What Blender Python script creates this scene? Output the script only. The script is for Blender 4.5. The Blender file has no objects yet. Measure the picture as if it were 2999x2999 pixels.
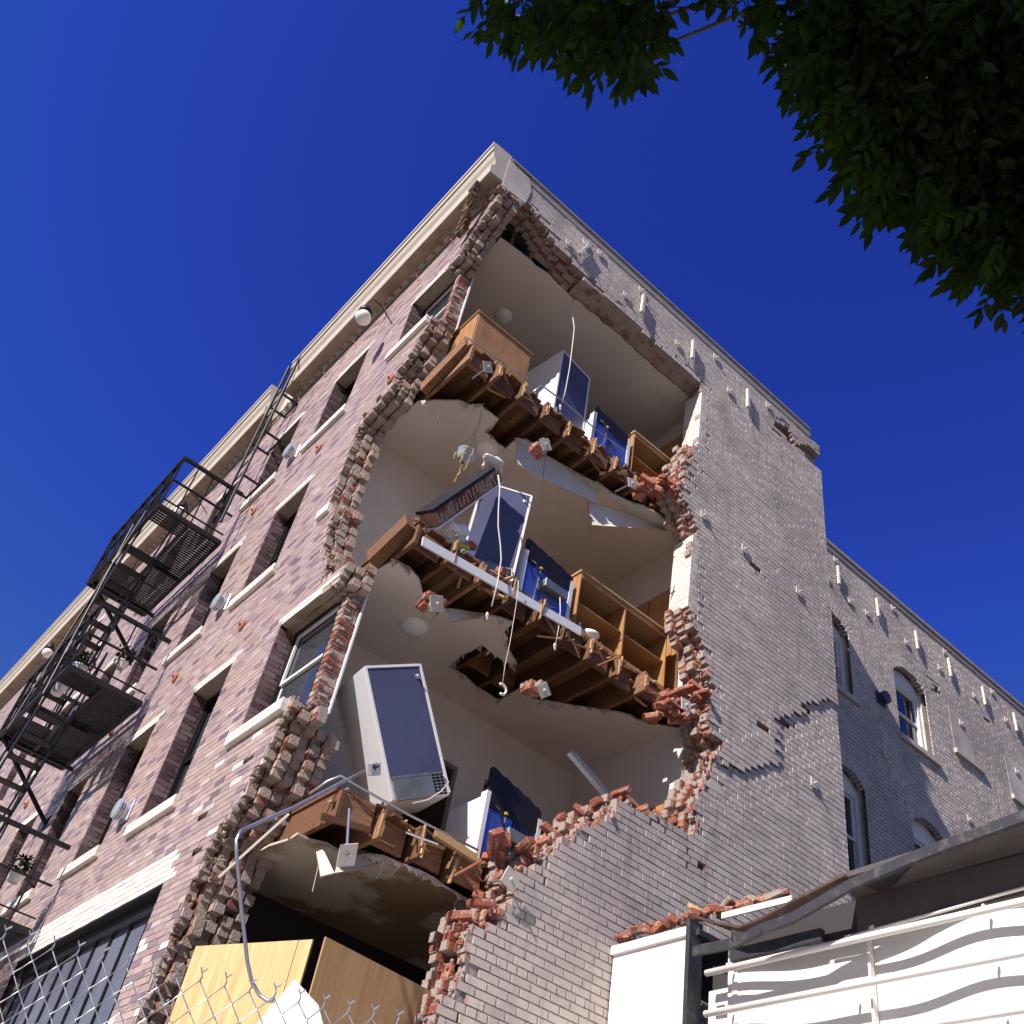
import bpy, math, random
import numpy as np
from mathutils import Vector, Matrix, Euler
random.seed(7)
rng = np.random.default_rng(7)
SC = bpy.context.scene
COL = SC.collection

# ------------------------------------------------------------------ camera
F_PX, CX, CY = 2981.96, 1474.96, 1630.79
R = np.array([[0.63982449, 0.75205883, 0.15821551],
              [-0.43346375, 0.52314475, -0.73377704],
              [-0.63461311, 0.40090783, 0.66071106]])
CAM = np.array([6.69495, -2.94174, 1.6])
cd = bpy.data.cameras.new('camera')
cam = bpy.data.objects.new('camera', cd)
COL.objects.link(cam)
cd.sensor_width = 36
cd.lens = F_PX / 2999 * 36
cd.shift_x = (1499.5 - CX) / 2999
cd.shift_y = (CY - 1499.5) / 2999
cd.clip_start = 0.05
cd.clip_end = 3000
m = Matrix.Identity(4)
for i in range(3):
    m[i][0] = R[0][i]; m[i][1] = -R[1][i]; m[i][2] = -R[2][i]; m[i][3] = CAM[i]
cam.matrix_world = m
SC.camera = cam

# ------------------------------------------------------------------ light
SUNV = Vector((0.235, -1.0, 0.86)).normalized()      # towards the sun
ELEV = math.asin(SUNV.z)
w = bpy.data.worlds.new('World')
SC.world = w
w.use_nodes = True
nt = w.node_tree
bg = nt.nodes['Background']
sky = nt.nodes.new('ShaderNodeTexSky')
sky.sky_type = 'NISHITA'
sky.sun_disc = False
sky.sun_elevation = ELEV
sky.sun_rotation = math.atan2(SUNV.x, SUNV.y)
sky.altitude = 300
sky.air_density = 1.0
sky.dust_density = 0.1
sky.ozone_density = 4.0
# deep polarised slide-film blue: per channel gain and contrast on the sky colour
EXPO = 0.62
_g = 0.08 * 2 ** EXPO
sep = nt.nodes.new('ShaderNodeSeparateColor'); com = nt.nodes.new('ShaderNodeCombineColor')
nt.links.new(sky.outputs[0], sep.inputs[0])
for _k, (_gain, _pw) in enumerate(((7.2, 2.0), (6.2, 2.0), (4.87, 1.5))):
    m1 = nt.nodes.new('ShaderNodeMath'); m1.operation = 'MULTIPLY'; m1.inputs[1].default_value = 0.08
    m2 = nt.nodes.new('ShaderNodeMath'); m2.operation = 'POWER'; m2.inputs[1].default_value = _pw
    m3 = nt.nodes.new('ShaderNodeMath'); m3.operation = 'MULTIPLY'; m3.inputs[1].default_value = _gain / _g
    m4 = nt.nodes.new('ShaderNodeMath'); m4.operation = 'MINIMUM'; m4.inputs[1].default_value = (.34, .32, .46)[_k] / _g
    nt.links.new(sep.outputs[_k], m1.inputs[0]); nt.links.new(m1.outputs[0], m2.inputs[0]); nt.links.new(m2.outputs[0], m3.inputs[0]); nt.links.new(m3.outputs[0], m4.inputs[0]); nt.links.new(m4.outputs[0], com.inputs[_k])
nt.links.new(com.outputs[0], bg.inputs[0])
bg.inputs[1].default_value = 0.08
sl = bpy.data.lights.new('sun', 'SUN')
sl.energy = 4.9
sl.angle = math.radians(0.53)
sl.color = (1.0, 0.92, 0.86)
sun = bpy.data.objects.new('sun', sl)
COL.objects.link(sun)
sun.rotation_euler = SUNV.to_track_quat('Z', 'Y').to_euler()
SC.view_settings.view_transform = 'Standard'
SC.view_settings.look = 'None'
SC.view_settings.exposure = EXPO
SC.view_settings.gamma = 1
SC.cycles.max_bounces = 8
SC.cycles.diffuse_bounces = 5

# ------------------------------------------------------------------ helpers
def ray(u, v):
    return R.T @ np.array([(u - CX) / F_PX, (v - CY) / F_PX, 1.0])
def hit(u, v, ax, val):
    d = ray(u, v)
    return CAM + d * (val - CAM[ax]) / d[ax]
def V(*a): return np.array(a, float)

def newobj(name, mesh, parent=None):
    o = bpy.data.objects.new(name, mesh)
    COL.objects.link(o)
    if parent is not None: o.parent = parent
    return o
def empty(name, parent=None):
    return newobj(name, None, parent)
def tag(o, label=None, cat=None, group=None, kind=None):
    if label: o['label'] = label
    if cat: o['category'] = cat
    if group: o['group'] = group
    if kind: o['kind'] = kind
    return o

class MB:
    """collects faces of one mesh"""
    def __init__(s): s.v = []; s.f = []; s.m = []; s.r = []; s.n = 0
    def add(s, verts, faces, mi=0, rnd=None):
        s.v.extend(verts)
        r = random.random() if rnd is None else rnd
        for k, f in enumerate(faces):
            s.f.append([i + s.n for i in f])
            s.m.append(mi if isinstance(mi, int) else mi[k])
            s.r.append(r)
        s.n += len(verts)
    def box(s, c, size, rot=None, mi=0, rnd=None, bev=0.0):
        hx, hy, hz = size[0] / 2, size[1] / 2, size[2] / 2
        if bev > 0:
            b = min(bev, hx * .9, hy * .9, hz * .9)
            vs = []
            for sx in (-1, 1):
                for sy in (-1, 1):
                    for sz in (-1, 1):
                        vs += [(sx * hx, sy * (hy - b), sz * (hz - b)), (sx * (hx - b), sy * hy, sz * (hz - b)), (sx * (hx - b), sy * (hy - b), sz * hz)]
            fs = []
            I = lambda x, y, z, k: ((x * 2 + y) * 2 + z) * 3 + k
            for x in (0, 1): fs.append([I(x, 0, 0, 0), I(x, 1, 0, 0), I(x, 1, 1, 0), I(x, 0, 1, 0)])
            for y in (0, 1): fs.append([I(0, y, 0, 1), I(1, y, 0, 1), I(1, y, 1, 1), I(0, y, 1, 1)])
            for z in (0, 1): fs.append([I(0, 0, z, 2), I(1, 0, z, 2), I(1, 1, z, 2), I(0, 1, z, 2)])
            for x in (0, 1):
                for y in (0, 1): fs.append([I(x, y, 0, 0), I(x, y, 0, 1), I(x, y, 1, 1), I(x, y, 1, 0)])
                for z in (0, 1): fs.append([I(x, 0, z, 0), I(x, 0, z, 2), I(x, 1, z, 2), I(x, 1, z, 0)])
            for y in (0, 1):
                for z in (0, 1): fs.append([I(0, y, z, 1), I(0, y, z, 2), I(1, y, z, 2), I(1, y, z, 1)])
            for x in (0, 1):
                for y in (0, 1):
                    for z in (0, 1): fs.append([I(x, y, z, 0), I(x, y, z, 1), I(x, y, z, 2)])
        else:
            vs = [(-hx, -hy, -hz), (hx, -hy, -hz), (hx, hy, -hz), (-hx, hy, -hz), (-hx, -hy, hz), (hx, -hy, hz), (hx, hy, hz), (-hx, hy, hz)]
            fs = [(0, 3, 2, 1), (4, 5, 6, 7), (0, 1, 5, 4), (1, 2, 6, 5), (2, 3, 7, 6), (3, 0, 4, 7)]
        if rot is not None:
            M = rot if isinstance(rot, Matrix) else Euler(rot).to_matrix()
            vs = [tuple(M @ Vector(p)) for p in vs]
        s.add([(p[0] + c[0], p[1] + c[1], p[2] + c[2]) for p in vs], fs, mi, rnd)
    def bx(s, x0, x1, y0, y1, z0, z1, mi=0, rnd=None, bev=0.0):
        s.box(((x0 + x1) / 2, (y0 + y1) / 2, (z0 + z1) / 2), (abs(x1 - x0), abs(y1 - y0), abs(z1 - z0)), None, mi, rnd, bev)
    def bar(s, a, b, w_, h, mi=0, up=(0, 0, 1), rnd=None):
        a = Vector(a); b = Vector(b); d = b - a; L = d.length
        if L < 1e-6: return
        d.normalize(); u = Vector(up)
        if abs(d.dot(u)) > .99: u = Vector((1, 0, 0))
        y = u.cross(d).normalized(); z = d.cross(y)
        M = Matrix((d, y, z)).transposed()
        s.box((a + b) / 2, (L, w_, h), M, mi, rnd)
    def tube(s, pts, r, n=8, mi=0, cap=True):
        pts = [Vector(p) for p in pts]; rings = []; ref = Vector((0.13, 0.2, 1)).normalized()
        for i, p in enumerate(pts):
            d = (pts[min(i + 1, len(pts) - 1)] - pts[max(i - 1, 0)]).normalized()
            x = ref.cross(d)
            if x.length < .05: x = Vector((1, 0, 0)).cross(d)
            x.normalize(); y = d.cross(x)
            rr = r[i] if isinstance(r, (list, tuple)) else r
            rings.append([tuple(p + x * rr * math.cos(2 * math.pi * k / n) + y * rr * math.sin(2 * math.pi * k / n)) for k in range(n)])
        vs = [v for q in rings for v in q]; fs = []
        for i in range(len(pts) - 1):
            for k in range(n):
                fs.append((i * n + k, i * n + (k + 1) % n, (i + 1) * n + (k + 1) % n, (i + 1) * n + k))
        if cap:
            fs.append(tuple(range(n))[::-1]); fs.append(tuple((len(pts) - 1) * n + k for k in range(n)))
        s.add(vs, fs, mi)
    def lathe(s, prof, c, axis=(0, 0, 1), n=20, mi=0):
        """prof: (radius, height) along axis"""
        a = Vector(axis).normalized(); x = a.orthogonal().normalized(); y = a.cross(x); c = Vector(c)
        vs = []; fs = []
        for r, h in prof:
            for k in range(n):
                t = 2 * math.pi * k / n
                vs.append(tuple(c + a * h + x * r * math.cos(t) + y * r * math.sin(t)))
        for i in range(len(prof) - 1):
            for k in range(n):
                fs.append((i * n + k, i * n + (k + 1) % n, (i + 1) * n + (k + 1) % n, (i + 1) * n + k))
        s.add(vs, fs, mi)
    def prism(s, poly, thick, fn, mi=0, side_mi=None):
        """poly: 2D list, fn(u,v,d)->3D point"""
        n = len(poly)
        vs = [tuple(fn(u, v, 0)) for u, v in poly] + [tuple(fn(u, v, thick)) for u, v in poly]
        fs = [tuple(range(n)), tuple(range(2 * n - 1, n - 1, -1))] + [(i, (i + 1) % n, n + (i + 1) % n, n + i) for i in range(n)]
        sm = mi if side_mi is None else side_mi
        s.add(vs, fs, [mi, mi] + [sm] * n)
    def build(s, name, mats, parent=None, smooth=False):
        me = bpy.data.meshes.new(name)
        me.from_pydata(s.v, [], s.f)
        for mt in (mats if isinstance(mats, (list, tuple)) else [mats]): me.materials.append(mt)
        me.polygons.foreach_set('material_index', s.m)
        at = me.attributes.new('rnd', 'FLOAT', 'FACE')
        at.data.foreach_set('value', s.r)
        if smooth: me.polygons.foreach_set('use_smooth', [True] * len(s.f))
        me.update()
        return newobj(name, me, parent)

# ------------------------------------------------------------------ materials
def mat(name, base=(.5, .5, .5), rough=.8, metal=0.0, var=None, noise=None, bump=None, stain=None, spec=None):
    """var: list of (pos,colour) ramp on the per-piece random; noise: (scale, colour, lo, hi) blotches; bump: (scale, strength, dist)"""
    mt = bpy.data.materials.new(name); mt.use_nodes = True
    N = mt.node_tree.nodes; L = mt.node_tree.links
    b = N['Principled BSDF']
    b.inputs['Roughness'].default_value = rough
    b.inputs['Metallic'].default_value = metal
    if spec is not None: b.inputs['Specular IOR Level'].default_value = spec
    tc = N.new('ShaderNodeTexCoord')
    cur = None
    if var:
        at = N.new('ShaderNodeAttribute'); at.attribute_name = 'rnd'
        rp = N.new('ShaderNodeValToRGB'); rp.color_ramp.interpolation = 'CONSTANT' if len(var) > 3 else 'LINEAR'
        e = rp.color_ramp.elements
        while len(e) > 1: e.remove(e[-1])
        e[0].position = var[0][0]; e[0].color = (*var[0][1], 1)
        for p, c in var[1:]:
            q = e.new(p); q.color = (*c, 1)
        L.new(at.outputs['Fac'], rp.inputs[0]); cur = rp.outputs[0]
    else:
        rg = N.new('ShaderNodeRGB'); rg.outputs[0].default_value = (*base, 1); cur = rg.outputs[0]
    for k, nz in enumerate(noise or []):
        sc, colr, lo, hi = nz[:4]
        t = N.new('ShaderNodeTexNoise'); t.inputs['Scale'].default_value = sc; t.inputs['Detail'].default_value = 6; t.inputs['Roughness'].default_value = .62
        if len(nz) > 4:
            mp = N.new('ShaderNodeMapping'); mp.inputs['Scale'].default_value = nz[4]
            L.new(tc.outputs['Object'], mp.inputs[0]); L.new(mp.outputs[0], t.inputs[0])
        else: L.new(tc.outputs['Object'], t.inputs[0])
        mr = N.new('ShaderNodeMapRange'); mr.inputs[1].default_value = lo; mr.inputs[2].default_value = hi
        L.new(t.outputs['Fac'], mr.inputs[0])
        mx = N.new('ShaderNodeMix'); mx.data_type = 'RGBA'
        L.new(mr.outputs[0], mx.inputs[0]); L.new(cur, mx.inputs[6]); mx.inputs[7].default_value = (*colr, 1)
        cur = mx.outputs[2]
    L.new(cur, b.inputs['Base Color'])
    if bump:
        t = N.new('ShaderNodeTexNoise'); t.inputs['Scale'].default_value = bump[0]; t.inputs['Detail'].default_value = 8; t.inputs['Roughness'].default_value = .65
        if len(bump) > 3:
            mp = N.new('ShaderNodeMapping'); mp.inputs['Scale'].default_value = bump[3]
            L.new(tc.outputs['Object'], mp.inputs[0]); L.new(mp.outputs[0], t.inputs[0])
        else: L.new(tc.outputs['Object'], t.inputs[0])
        bp = N.new('ShaderNodeBump'); bp.inputs['Strength'].default_value = bump[1]; bp.inputs['Distance'].default_value = bump[2]
        L.new(t.outputs['Fac'], bp.inputs['Height']); L.new(bp.outputs[0], b.inputs['Normal'])
    return mt

M = {}
M['paint'] = mat('painted_brick', rough=.75, var=[(0, (.51, .445, .40)), (.5, (.58, .51, .46)), (1, (.64, .565, .51))],
                 noise=[(.55, (.42, .36, .34), .45, .70), (1.6, (.36, .31, .30), .52, .74), (9, (.27, .22, .21), .62, .80), (2.5, (.30, .19, .16), .68, .78), (3, (.34, .29, .28), .55, .75, (1, 2.5, .25))], bump=(60, .9, .006))
M['paintjoint'] = mat('painted_joint', (.38, .32, .31), .9, noise=[(20, (.14, .12, .12), .4, .65)], bump=(60, .9, .006))
M['cream'] = mat('cream_sunlit_brick', rough=.75, var=[(0, (.62, .56, .50)), (1, (.70, .65, .59))], noise=[(6, (.5, .42, .38), .58, .8)], bump=(40, .6, .004))  # wall paint lightened, sunshine on the jambs put into the colour
M['coping'] = mat('weathered_coping', (.30, .265, .25), .7, noise=[(8, (.2, .17, .16), .5, .75)])
M['lintel'] = mat('scarred_lintel_render', (.40, .31, .27), .9, noise=[(5, (.22, .12, .09), .50, .62), (2, (.46, .38, .34), .5, .7)], bump=(12, .8, .02))
M['red'] = mat('broken_red_brick', rough=.95, var=[(0, (.22, .06, .04)), (.5, (.33, .10, .06)), (1, (.44, .17, .11))],
               noise=[(14, (.48, .36, .30), .54, .66), (40, (.14, .045, .035), .60, .8)], bump=(45, 1.0, .02))
M['mortar'] = mat('crumbling_mortar', (.43, .35, .31), .95, noise=[(10, (.32, .16, .12), .56, .68), (30, (.24, .2, .17), .58, .75)], bump=(50, 1.0, .03))
M['tan'] = mat('broken_tan_brick', rough=.95, var=[(0, (.14, .07, .05)), (.35, (.24, .15, .11)), (.6, (.32, .25, .19)), (1, (.40, .34, .28))],
               noise=[(12, (.44, .38, .33), .52, .68), (35, (.16, .09, .07), .6, .78)], bump=(45, 1.0, .02))
M['face'] = mat('pressed_face_brick', rough=.42,
                var=[(0, (.40, .29, .27)), (.16, (.34, .24, .235)), (.30, (.42, .32, .265)), (.44, (.46, .35, .33)), (.58, (.36, .27, .275)), (.68, (.42, .31, .28)), (.78, (.24, .17, .20)), (.86, (.41, .31, .27)), (.93, (.18, .125, .16)), (.97, (.52, .43, .42))],
                noise=[(.8, (.34, .25, .25), .5, .8), (5, (.46, .36, .35), .62, .9), (4, (.28, .2, .2), .62, .8, (2.5, 1, .3))], bump=(30, .25, .002))
M['reveal'] = mat('shaded_reveal_brick', rough=.6, var=[(0, (.12, .07, .07)), (.25, (.17, .10, .11)), (.5, (.09, .05, .055)), (.7, (.20, .14, .15)), (.9, (.13, .07, .065))], bump=(30, .25, .002))  # facade brick darkened; the shade in the reveals is put into the colour
M['facejoint'] = mat('face_joint', (.42, .32, .30), .9)
M['white'] = mat('white_glazed_brick', rough=.45, var=[(0, (.66, .60, .55)), (1, (.78, .73, .68))], noise=[(8, (.5, .42, .36), .62, .8)], bump=(30, .3, .002))
M['cornice'] = mat('painted_cornice', (.50, .445, .375), .6, noise=[(3, (.46, .38, .31), .5, .75), (22, (.42, .36, .3), .6, .85)], bump=(20, .3, .004))
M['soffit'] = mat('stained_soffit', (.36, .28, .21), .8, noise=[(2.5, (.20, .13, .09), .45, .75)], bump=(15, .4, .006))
M['black'] = mat('dark_metal', (.025, .022, .024), .45, .6, noise=[(30, (.08, .04, .03), .6, .8)])
M['iron'] = mat('black_iron', (.016, .015, .019), .55, .3, noise=[(25, (.07, .035, .025), .62, .8)])
M['plaster'] = mat('beige_plaster', (.68, .62, .57), .85, noise=[(.6, (.55, .47, .40), .42, .75), (5, (.55, .48, .42), .62, .8), (16, (.35, .28, .24), .76, .82)], bump=(8, .15, .003))
M['plasterback'] = mat('plaster_back', (.45, .38, .34), .9, noise=[(20, (.66, .6, .55), .5, .7)], bump=(30, .8, .01))
M['stained'] = mat('water_stained_ceiling', (.58, .50, .42), .85, noise=[(.9, (.30, .20, .12), .47, .53)], bump=(8, .15, .003))
M['wood'] = mat('old_joist_wood', rough=.75, var=[(0, (.10, .040, .016)), (.5, (.20, .09, .04)), (1, (.34, .18, .09))],
                noise=[(7, (.09, .035, .015), .45, .72, (6, .8, 6)), (30, (.05, .02, .012), .58, .8)], bump=(30, .5, .004, (3, .6, 3)))
M['woodpale'] = mat('split_pale_wood', rough=.7, var=[(0, (.38, .22, .10)), (1, (.52, .34, .17))], noise=[(8, (.36, .2, .08), .5, .75, (5, 5, .6))], bump=(30, .6, .005))  # pale wood for split ends, splinters and planks
M['cab'] = mat('cabinet_wood', (.42, .22, .085), .45, noise=[(5, (.27, .125, .045), .42, .75, (3, 3, .5)), (40, (.28, .14, .06), .55, .9, (1, 1, .1))])
M['ply'] = mat('new_plywood', (.62, .43, .20), .6, noise=[(2.2, (.47, .29, .12), .40, .75, (5, 5, .35)), (9, (.72, .54, .29), .5, .8, (6, 6, .2)), (40, (.3, .17, .07), .74, .8)])
M['plydark'] = mat('darker_plywood', (.42, .25, .11), .65, noise=[(2.5, (.27, .15, .06), .42, .72, (6, 6, .35)), (9, (.48, .32, .16), .5, .8, (6, 6, .2)), (40, (.2, .1, .04), .72, .8)])  # plywood in a darker brown
M['enamel'] = mat('white_enamel', (.76, .76, .78), .25, noise=[(6, (.66, .64, .62), .55, .8)])
M['steelblue'] = mat('bare_back_steel', (.075, .08, .16), .5, .1, noise=[(3, (.055, .06, .12), .45, .75), (18, (.10, .11, .18), .6, .8)])
M['bluepan'] = mat('blue_shiny_steel', (.12, .19, .52), .3, .7, noise=[(3, (.20, .28, .58), .45, .75), (14, (.08, .10, .2), .6, .8)])
M['dull'] = mat('dull_galvanised', (.30, .31, .29), .45, .7, noise=[(5, (.2, .2, .18), .45, .7)])
M['chrome'] = mat('galvanised_pipe', (.55, .56, .58), .3, .8)
M['ventm'] = mat('vent_metal', (.62, .64, .68), .3, .55, noise=[(10, (.4, .4, .44), .5, .8)])
M['plate'] = mat('painted_anchor_plate', (.56, .52, .47), .6, noise=[(20, (.42, .36, .3), .6, .8)])
M['rustdisc'] = mat('rusty_disc', (.36, .13, .07), .8, noise=[(20, (.2, .07, .04), .5, .7)])
M['white_paint'] = mat('white_painted_metal', (.78, .76, .74), .4, noise=[(3, (.70, .67, .63), .5, .8), (50, (.5, .4, .3), .74, .8)])
M['corr'] = mat('dusty_white_wall_sheet', (.76, .745, .73), .5, noise=[(1.5, (.70, .67, .63), .5, .8), (14, (.62, .58, .53), .66, .85)], bump=(2.2, .25, .05, (1, 1, 3)))
M['darkbeam'] = mat('dusty_dark_steel', (.045, .045, .055), .55, .4, noise=[(12, (.16, .15, .15), .52, .8)], bump=(40, .3, .003))
M['rustbeam'] = mat('rusty_dark_strip', (.10, .055, .045), .6, .2, noise=[(12, (.2, .18, .17), .55, .8)])
M['undereave'] = mat('bounce_lit_eave_board', (.10, .085, .085), .7, noise=[(3, (.06, .05, .05), .5, .75)])  # board colour raised to stand for bounced light under the eave
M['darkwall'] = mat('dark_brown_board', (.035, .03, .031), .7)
M['glass'] = mat('dark_window_glass', (.035, .04, .05), .06, 0, spec=.8)
M['curtain'] = mat('grey_curtain', (.34, .34, .38), .9)
M['bluegrey'] = mat('storefront_panel', (.17, .18, .24), .35, .2, noise=[(2, (.10, .11, .16), .4, .7)])
M['sash'] = mat('white_sash', (.72, .71, .72), .5)
M['globe'] = mat('milk_glass_globe', (.82, .80, .77), .2)
M['wire'] = mat('galvanised_wire', (.50, .52, .56), .32, .75)
M['cable'] = mat('old_cable', (.62, .56, .50), .7)
M['cloth'] = mat('dusty_white_cloth', (.72, .66, .66), .9, noise=[(6, (.45, .22, .28), .66, .7), (20, (.55, .5, .47), .5, .8)])
M['planter'] = mat('grey_blue_plastic', (.34, .40, .50), .45)
M['dry'] = mat('dry_vine', (.55, .40, .14), .9, noise=[(30, (.3, .2, .08), .5, .7)])
M['bowl'] = mat('white_ceramic', (.8, .78, .74), .2)
M['yellow'] = mat('yellow_plastic', (.55, .45, .05), .5)
M['bark'] = mat('tree_bark', (.09, .07, .055), .9, bump=(20, .8, .02))
M['asphalt'] = mat('asphalt', (.055, .054, .053), .9, noise=[(40, (.09, .085, .08), .5, .7)], bump=(80, .5, .01))
M['concrete'] = mat('concrete', (.42, .40, .36), .9, noise=[(3, (.33, .30, .27), .4, .7)], bump=(50, .4, .006))
M['inner'] = mat('inner_red_brick', rough=.95, var=[(0, (.16, .05, .035)), (.6, (.26, .08, .05)), (1, (.40, .30, .26))],
                 noise=[(6, (.42, .34, .30), .50, .62)], bump=(30, 1.0, .02))

# leaf material: glossy upper face, some light through
lm = bpy.data.materials.new('leaf'); lm.use_nodes = True
_N = lm.node_tree.nodes; _L = lm.node_tree.links; _b = _N['Principled BSDF']
_b.inputs['Roughness'].default_value = .42; _b.inputs['Specular IOR Level'].default_value = .14
_at = _N.new('ShaderNodeAttribute'); _at.attribute_name = 'rnd'
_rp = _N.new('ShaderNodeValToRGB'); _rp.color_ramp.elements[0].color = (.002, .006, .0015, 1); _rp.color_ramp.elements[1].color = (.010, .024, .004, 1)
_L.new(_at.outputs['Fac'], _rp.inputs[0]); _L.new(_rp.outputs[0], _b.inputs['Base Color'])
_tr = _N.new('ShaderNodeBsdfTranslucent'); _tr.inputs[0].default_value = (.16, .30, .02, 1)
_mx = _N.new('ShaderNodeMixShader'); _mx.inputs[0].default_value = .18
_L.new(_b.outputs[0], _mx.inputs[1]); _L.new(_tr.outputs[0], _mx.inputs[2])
_L.new(_mx.outputs[0], _N['Material Output'].inputs[0])
M['leaf'] = lm

# ------------------------------------------------------------------ ground
g = MB(); g.bx(-600, 600, -600, 600, -.6, 0); tag(g.build('ground', M['asphalt']), kind='structure')
g = MB(); g.bx(-60, 60, -4.6, -.02, .0, .14); g.bx(.0, 3.0, -.02, 3.3, .004, .14); tag(g.build('pavement', M['concrete']), kind='structure')
g = MB(); g.bx(3.0, 60, -.02, 3.3, .004, .14); tag(g.build('pavement', M['concrete']), kind='structure')
g = MB(); g.bx(-60, 60, -14, -13.85, .0, .006); tag(g.build('road_marking', M['white_paint']), kind='structure')

# ------------------------------------------------------------------ brickwork machinery
def seg_info(P, poly):
    """vectorised: inside polygon? and distance to its outline"""
    P = np.asarray(P); poly = np.asarray(poly)
    ins = np.zeros(len(P), bool); dist = np.full(len(P), 1e9)
    n = len(poly)
    for i in range(n):
        a = poly[i]; b = poly[(i + 1) % n]; d = b - a
        t = np.clip(((P - a) @ d) / max(d @ d, 1e-12), 0, 1)
        q = P - (a + t[:, None] * d)
        dist = np.minimum(dist, np.hypot(q[:, 0], q[:, 1]))
        c = ((a[1] > P[:, 1]) != (b[1] > P[:, 1]))
        with np.errstate(divide='ignore', invalid='ignore'):
            x = a[0] + (P[:, 1] - a[1]) * d[0] / (d[1] if abs(d[1]) > 1e-9 else 1e-9)
        ins ^= c & (P[:, 0] < x)
    return ins, dist

def brickwork(mb, O, U, Nn, u0, u1, v0, v1, bl, bh, holes=(), openings=(), slots=(), d0=0.0, th=.10, joint=.010,
              mats=(0, 1, 2, 3), grow=0.0, jit=.02, near=None, disp=None, white=None, header=6, phase=0.0, relief=.012, face_all=False, special=None):
    """mats: face, face joint, broken brick, broken mortar. holes: absent polygons. openings: fn(v)->(ua,ub)/None"""
    O = Vector(O); U = Vector(U); Nn = Vector(Nn); Z = Vector((0, 0, 1))
    rows = []
    nv = int(round((v1 - v0) / bh))
    cells = []
    for r in range(nv):
        va = v0 + r * bh; vm = va + bh / 2
        hd = header and (r % header == header - 1)
        L = bl / 2 if hd else bl
        off = (r % 2) * bl / 2 + (bl / 4 if hd else 0) + phase
        if not hd and r % 2 == 0 and header: off += 0
        ivs = [(u0, u1)]
        for op in openings:
            q = op(vm)
            if q:
                nw = []
                for a, b in ivs:
                    if q[1] <= a or q[0] >= b: nw.append((a, b))
                    else:
                        if q[0] > a: nw.append((a, q[0]))
                        if q[1] < b: nw.append((q[1], b))
                ivs = nw
        for a, b in ivs:
            k = math.floor((a - u0 - off) / L); x = u0 + off + k * L
            while x < b - 1e-6:
                ca, cb = max(x, a), min(x + L, b)
                if cb - ca > .02: cells.append((ca, cb, va, va + bh, r, ca <= a + 1e-6 and a > u0 + 1e-6, cb >= b - 1e-6 and b < u1 - 1e-6))
                x += L
    if not cells: return
    C = np.array([(c[0], c[1], c[2], c[3]) for c in cells])
    ctr = np.stack([(C[:, 0] + C[:, 1]) / 2, (C[:, 2] + C[:, 3]) / 2], 1)
    jt = rng.normal(0, jit * (.5 if grow else 1), ctr.shape)
    def absent(P, g_):
        res = np.zeros(len(P), bool); dd = np.full(len(P), 1e9)
        for h in holes:
            i_, d_ = seg_info(P, h)
            res |= i_ & (d_ > g_)
            dd = np.minimum(dd, d_)
        return res, dd
    g_ = grow + (np.abs(rng.normal(0, .018, len(ctr))) if grow else 0)
    ab, dist = absent(ctr + jt, g_)
    nr = np.where(dist < bl * .75)[0]
    if len(nr):
        nq = 5
        keep = {}
        PP = np.concatenate([np.stack([C[nr, 0] + (C[nr, 1] - C[nr, 0]) * (q + .5) / nq + jt[nr, 0], ctr[nr, 1] + jt[nr, 1] * .5], 1) for q in range(nq)])
        gg = np.tile(g_[nr] if isinstance(g_, np.ndarray) else np.full(len(nr), g_), nq)
        a2, _ = absent(PP, gg)
        a2 = a2.reshape(nq, len(nr))
        for t, i in enumerate(nr):
            ok = [q for q in range(nq) if not a2[q, t]]
            if not ok: ab[i] = True
            else:
                # longest run
                runs = []; st = ok[0]; pv = ok[0]
                for q in ok[1:]:
                    if q != pv + 1: runs.append((st, pv)); st = q
                    pv = q
                runs.append((st, pv)); ru = max(runs, key=lambda r: r[1] - r[0])
                ab[i] = False
                ua, ub = C[i, 0], C[i, 1]; w_ = ub - ua
                na, nb_ = ua + w_ * ru[0] / nq, ua + w_ * (ru[1] + 1) / nq
                cc = list(cells[i]); 
                if ru[0] > 0: cc[5] = False; na += random.uniform(-.012, .012)
                if ru[1] < nq - 1: cc[6] = False; nb_ += random.uniform(-.012, .012)
                cc[0], cc[1] = na, nb_; cells[i] = tuple(cc); C[i, 0], C[i, 1] = na, nb_; ctr[i, 0] = (na + nb_) / 2
        _, dist = absent(ctr, 0)
    gone = ab.copy()
    for sl_ in slots:                                  # cracks / missing single bricks
        _, d_ = seg_info(ctr, np.asarray(sl_[0] + sl_[0][::-1][1:-1])) if len(sl_[0]) > 2 else (None, np.hypot(*(ctr - np.asarray(sl_[0][0])).T))
        gone |= d_ < sl_[1]
    # neighbours
    edge = np.zeros(len(ctr), bool)
    nearany = dist < bl * 1.3
    idx = np.where(nearany & ~gone)[0]
    if len(idx):
        for du, dv in ((-1, 0), (1, 0), (0, 1), (0, -1), (.5, 1), (-.5, 1), (.5, -1), (-.5, -1)):
            P = ctr[idx] + np.stack([du * ((C[idx, 1] - C[idx, 0]) / 2 + .06), np.full(len(idx), dv * bh)], 1)
            a_, _ = absent(P, grow)
            edge[idx] |= a_
        edge[idx] |= dist[idx] < bl * .55
    gi = np.where(gone)[0]
    if len(slots):
        gs = gi[dist[gi] > .02] if len(gi) else gi
        for j in gs:
            if not ab[j]:
                near_ = np.where((np.abs(ctr[:, 0] - ctr[j, 0]) < bl) & (np.abs(ctr[:, 1] - ctr[j, 1]) < bh * 1.3))[0]
                edge[near_] = True
    F0, F1, F2, F3 = mats
    P3 = lambda u, v, d: tuple(O + U * u + Z * v - Nn * (d + d0))
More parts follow.
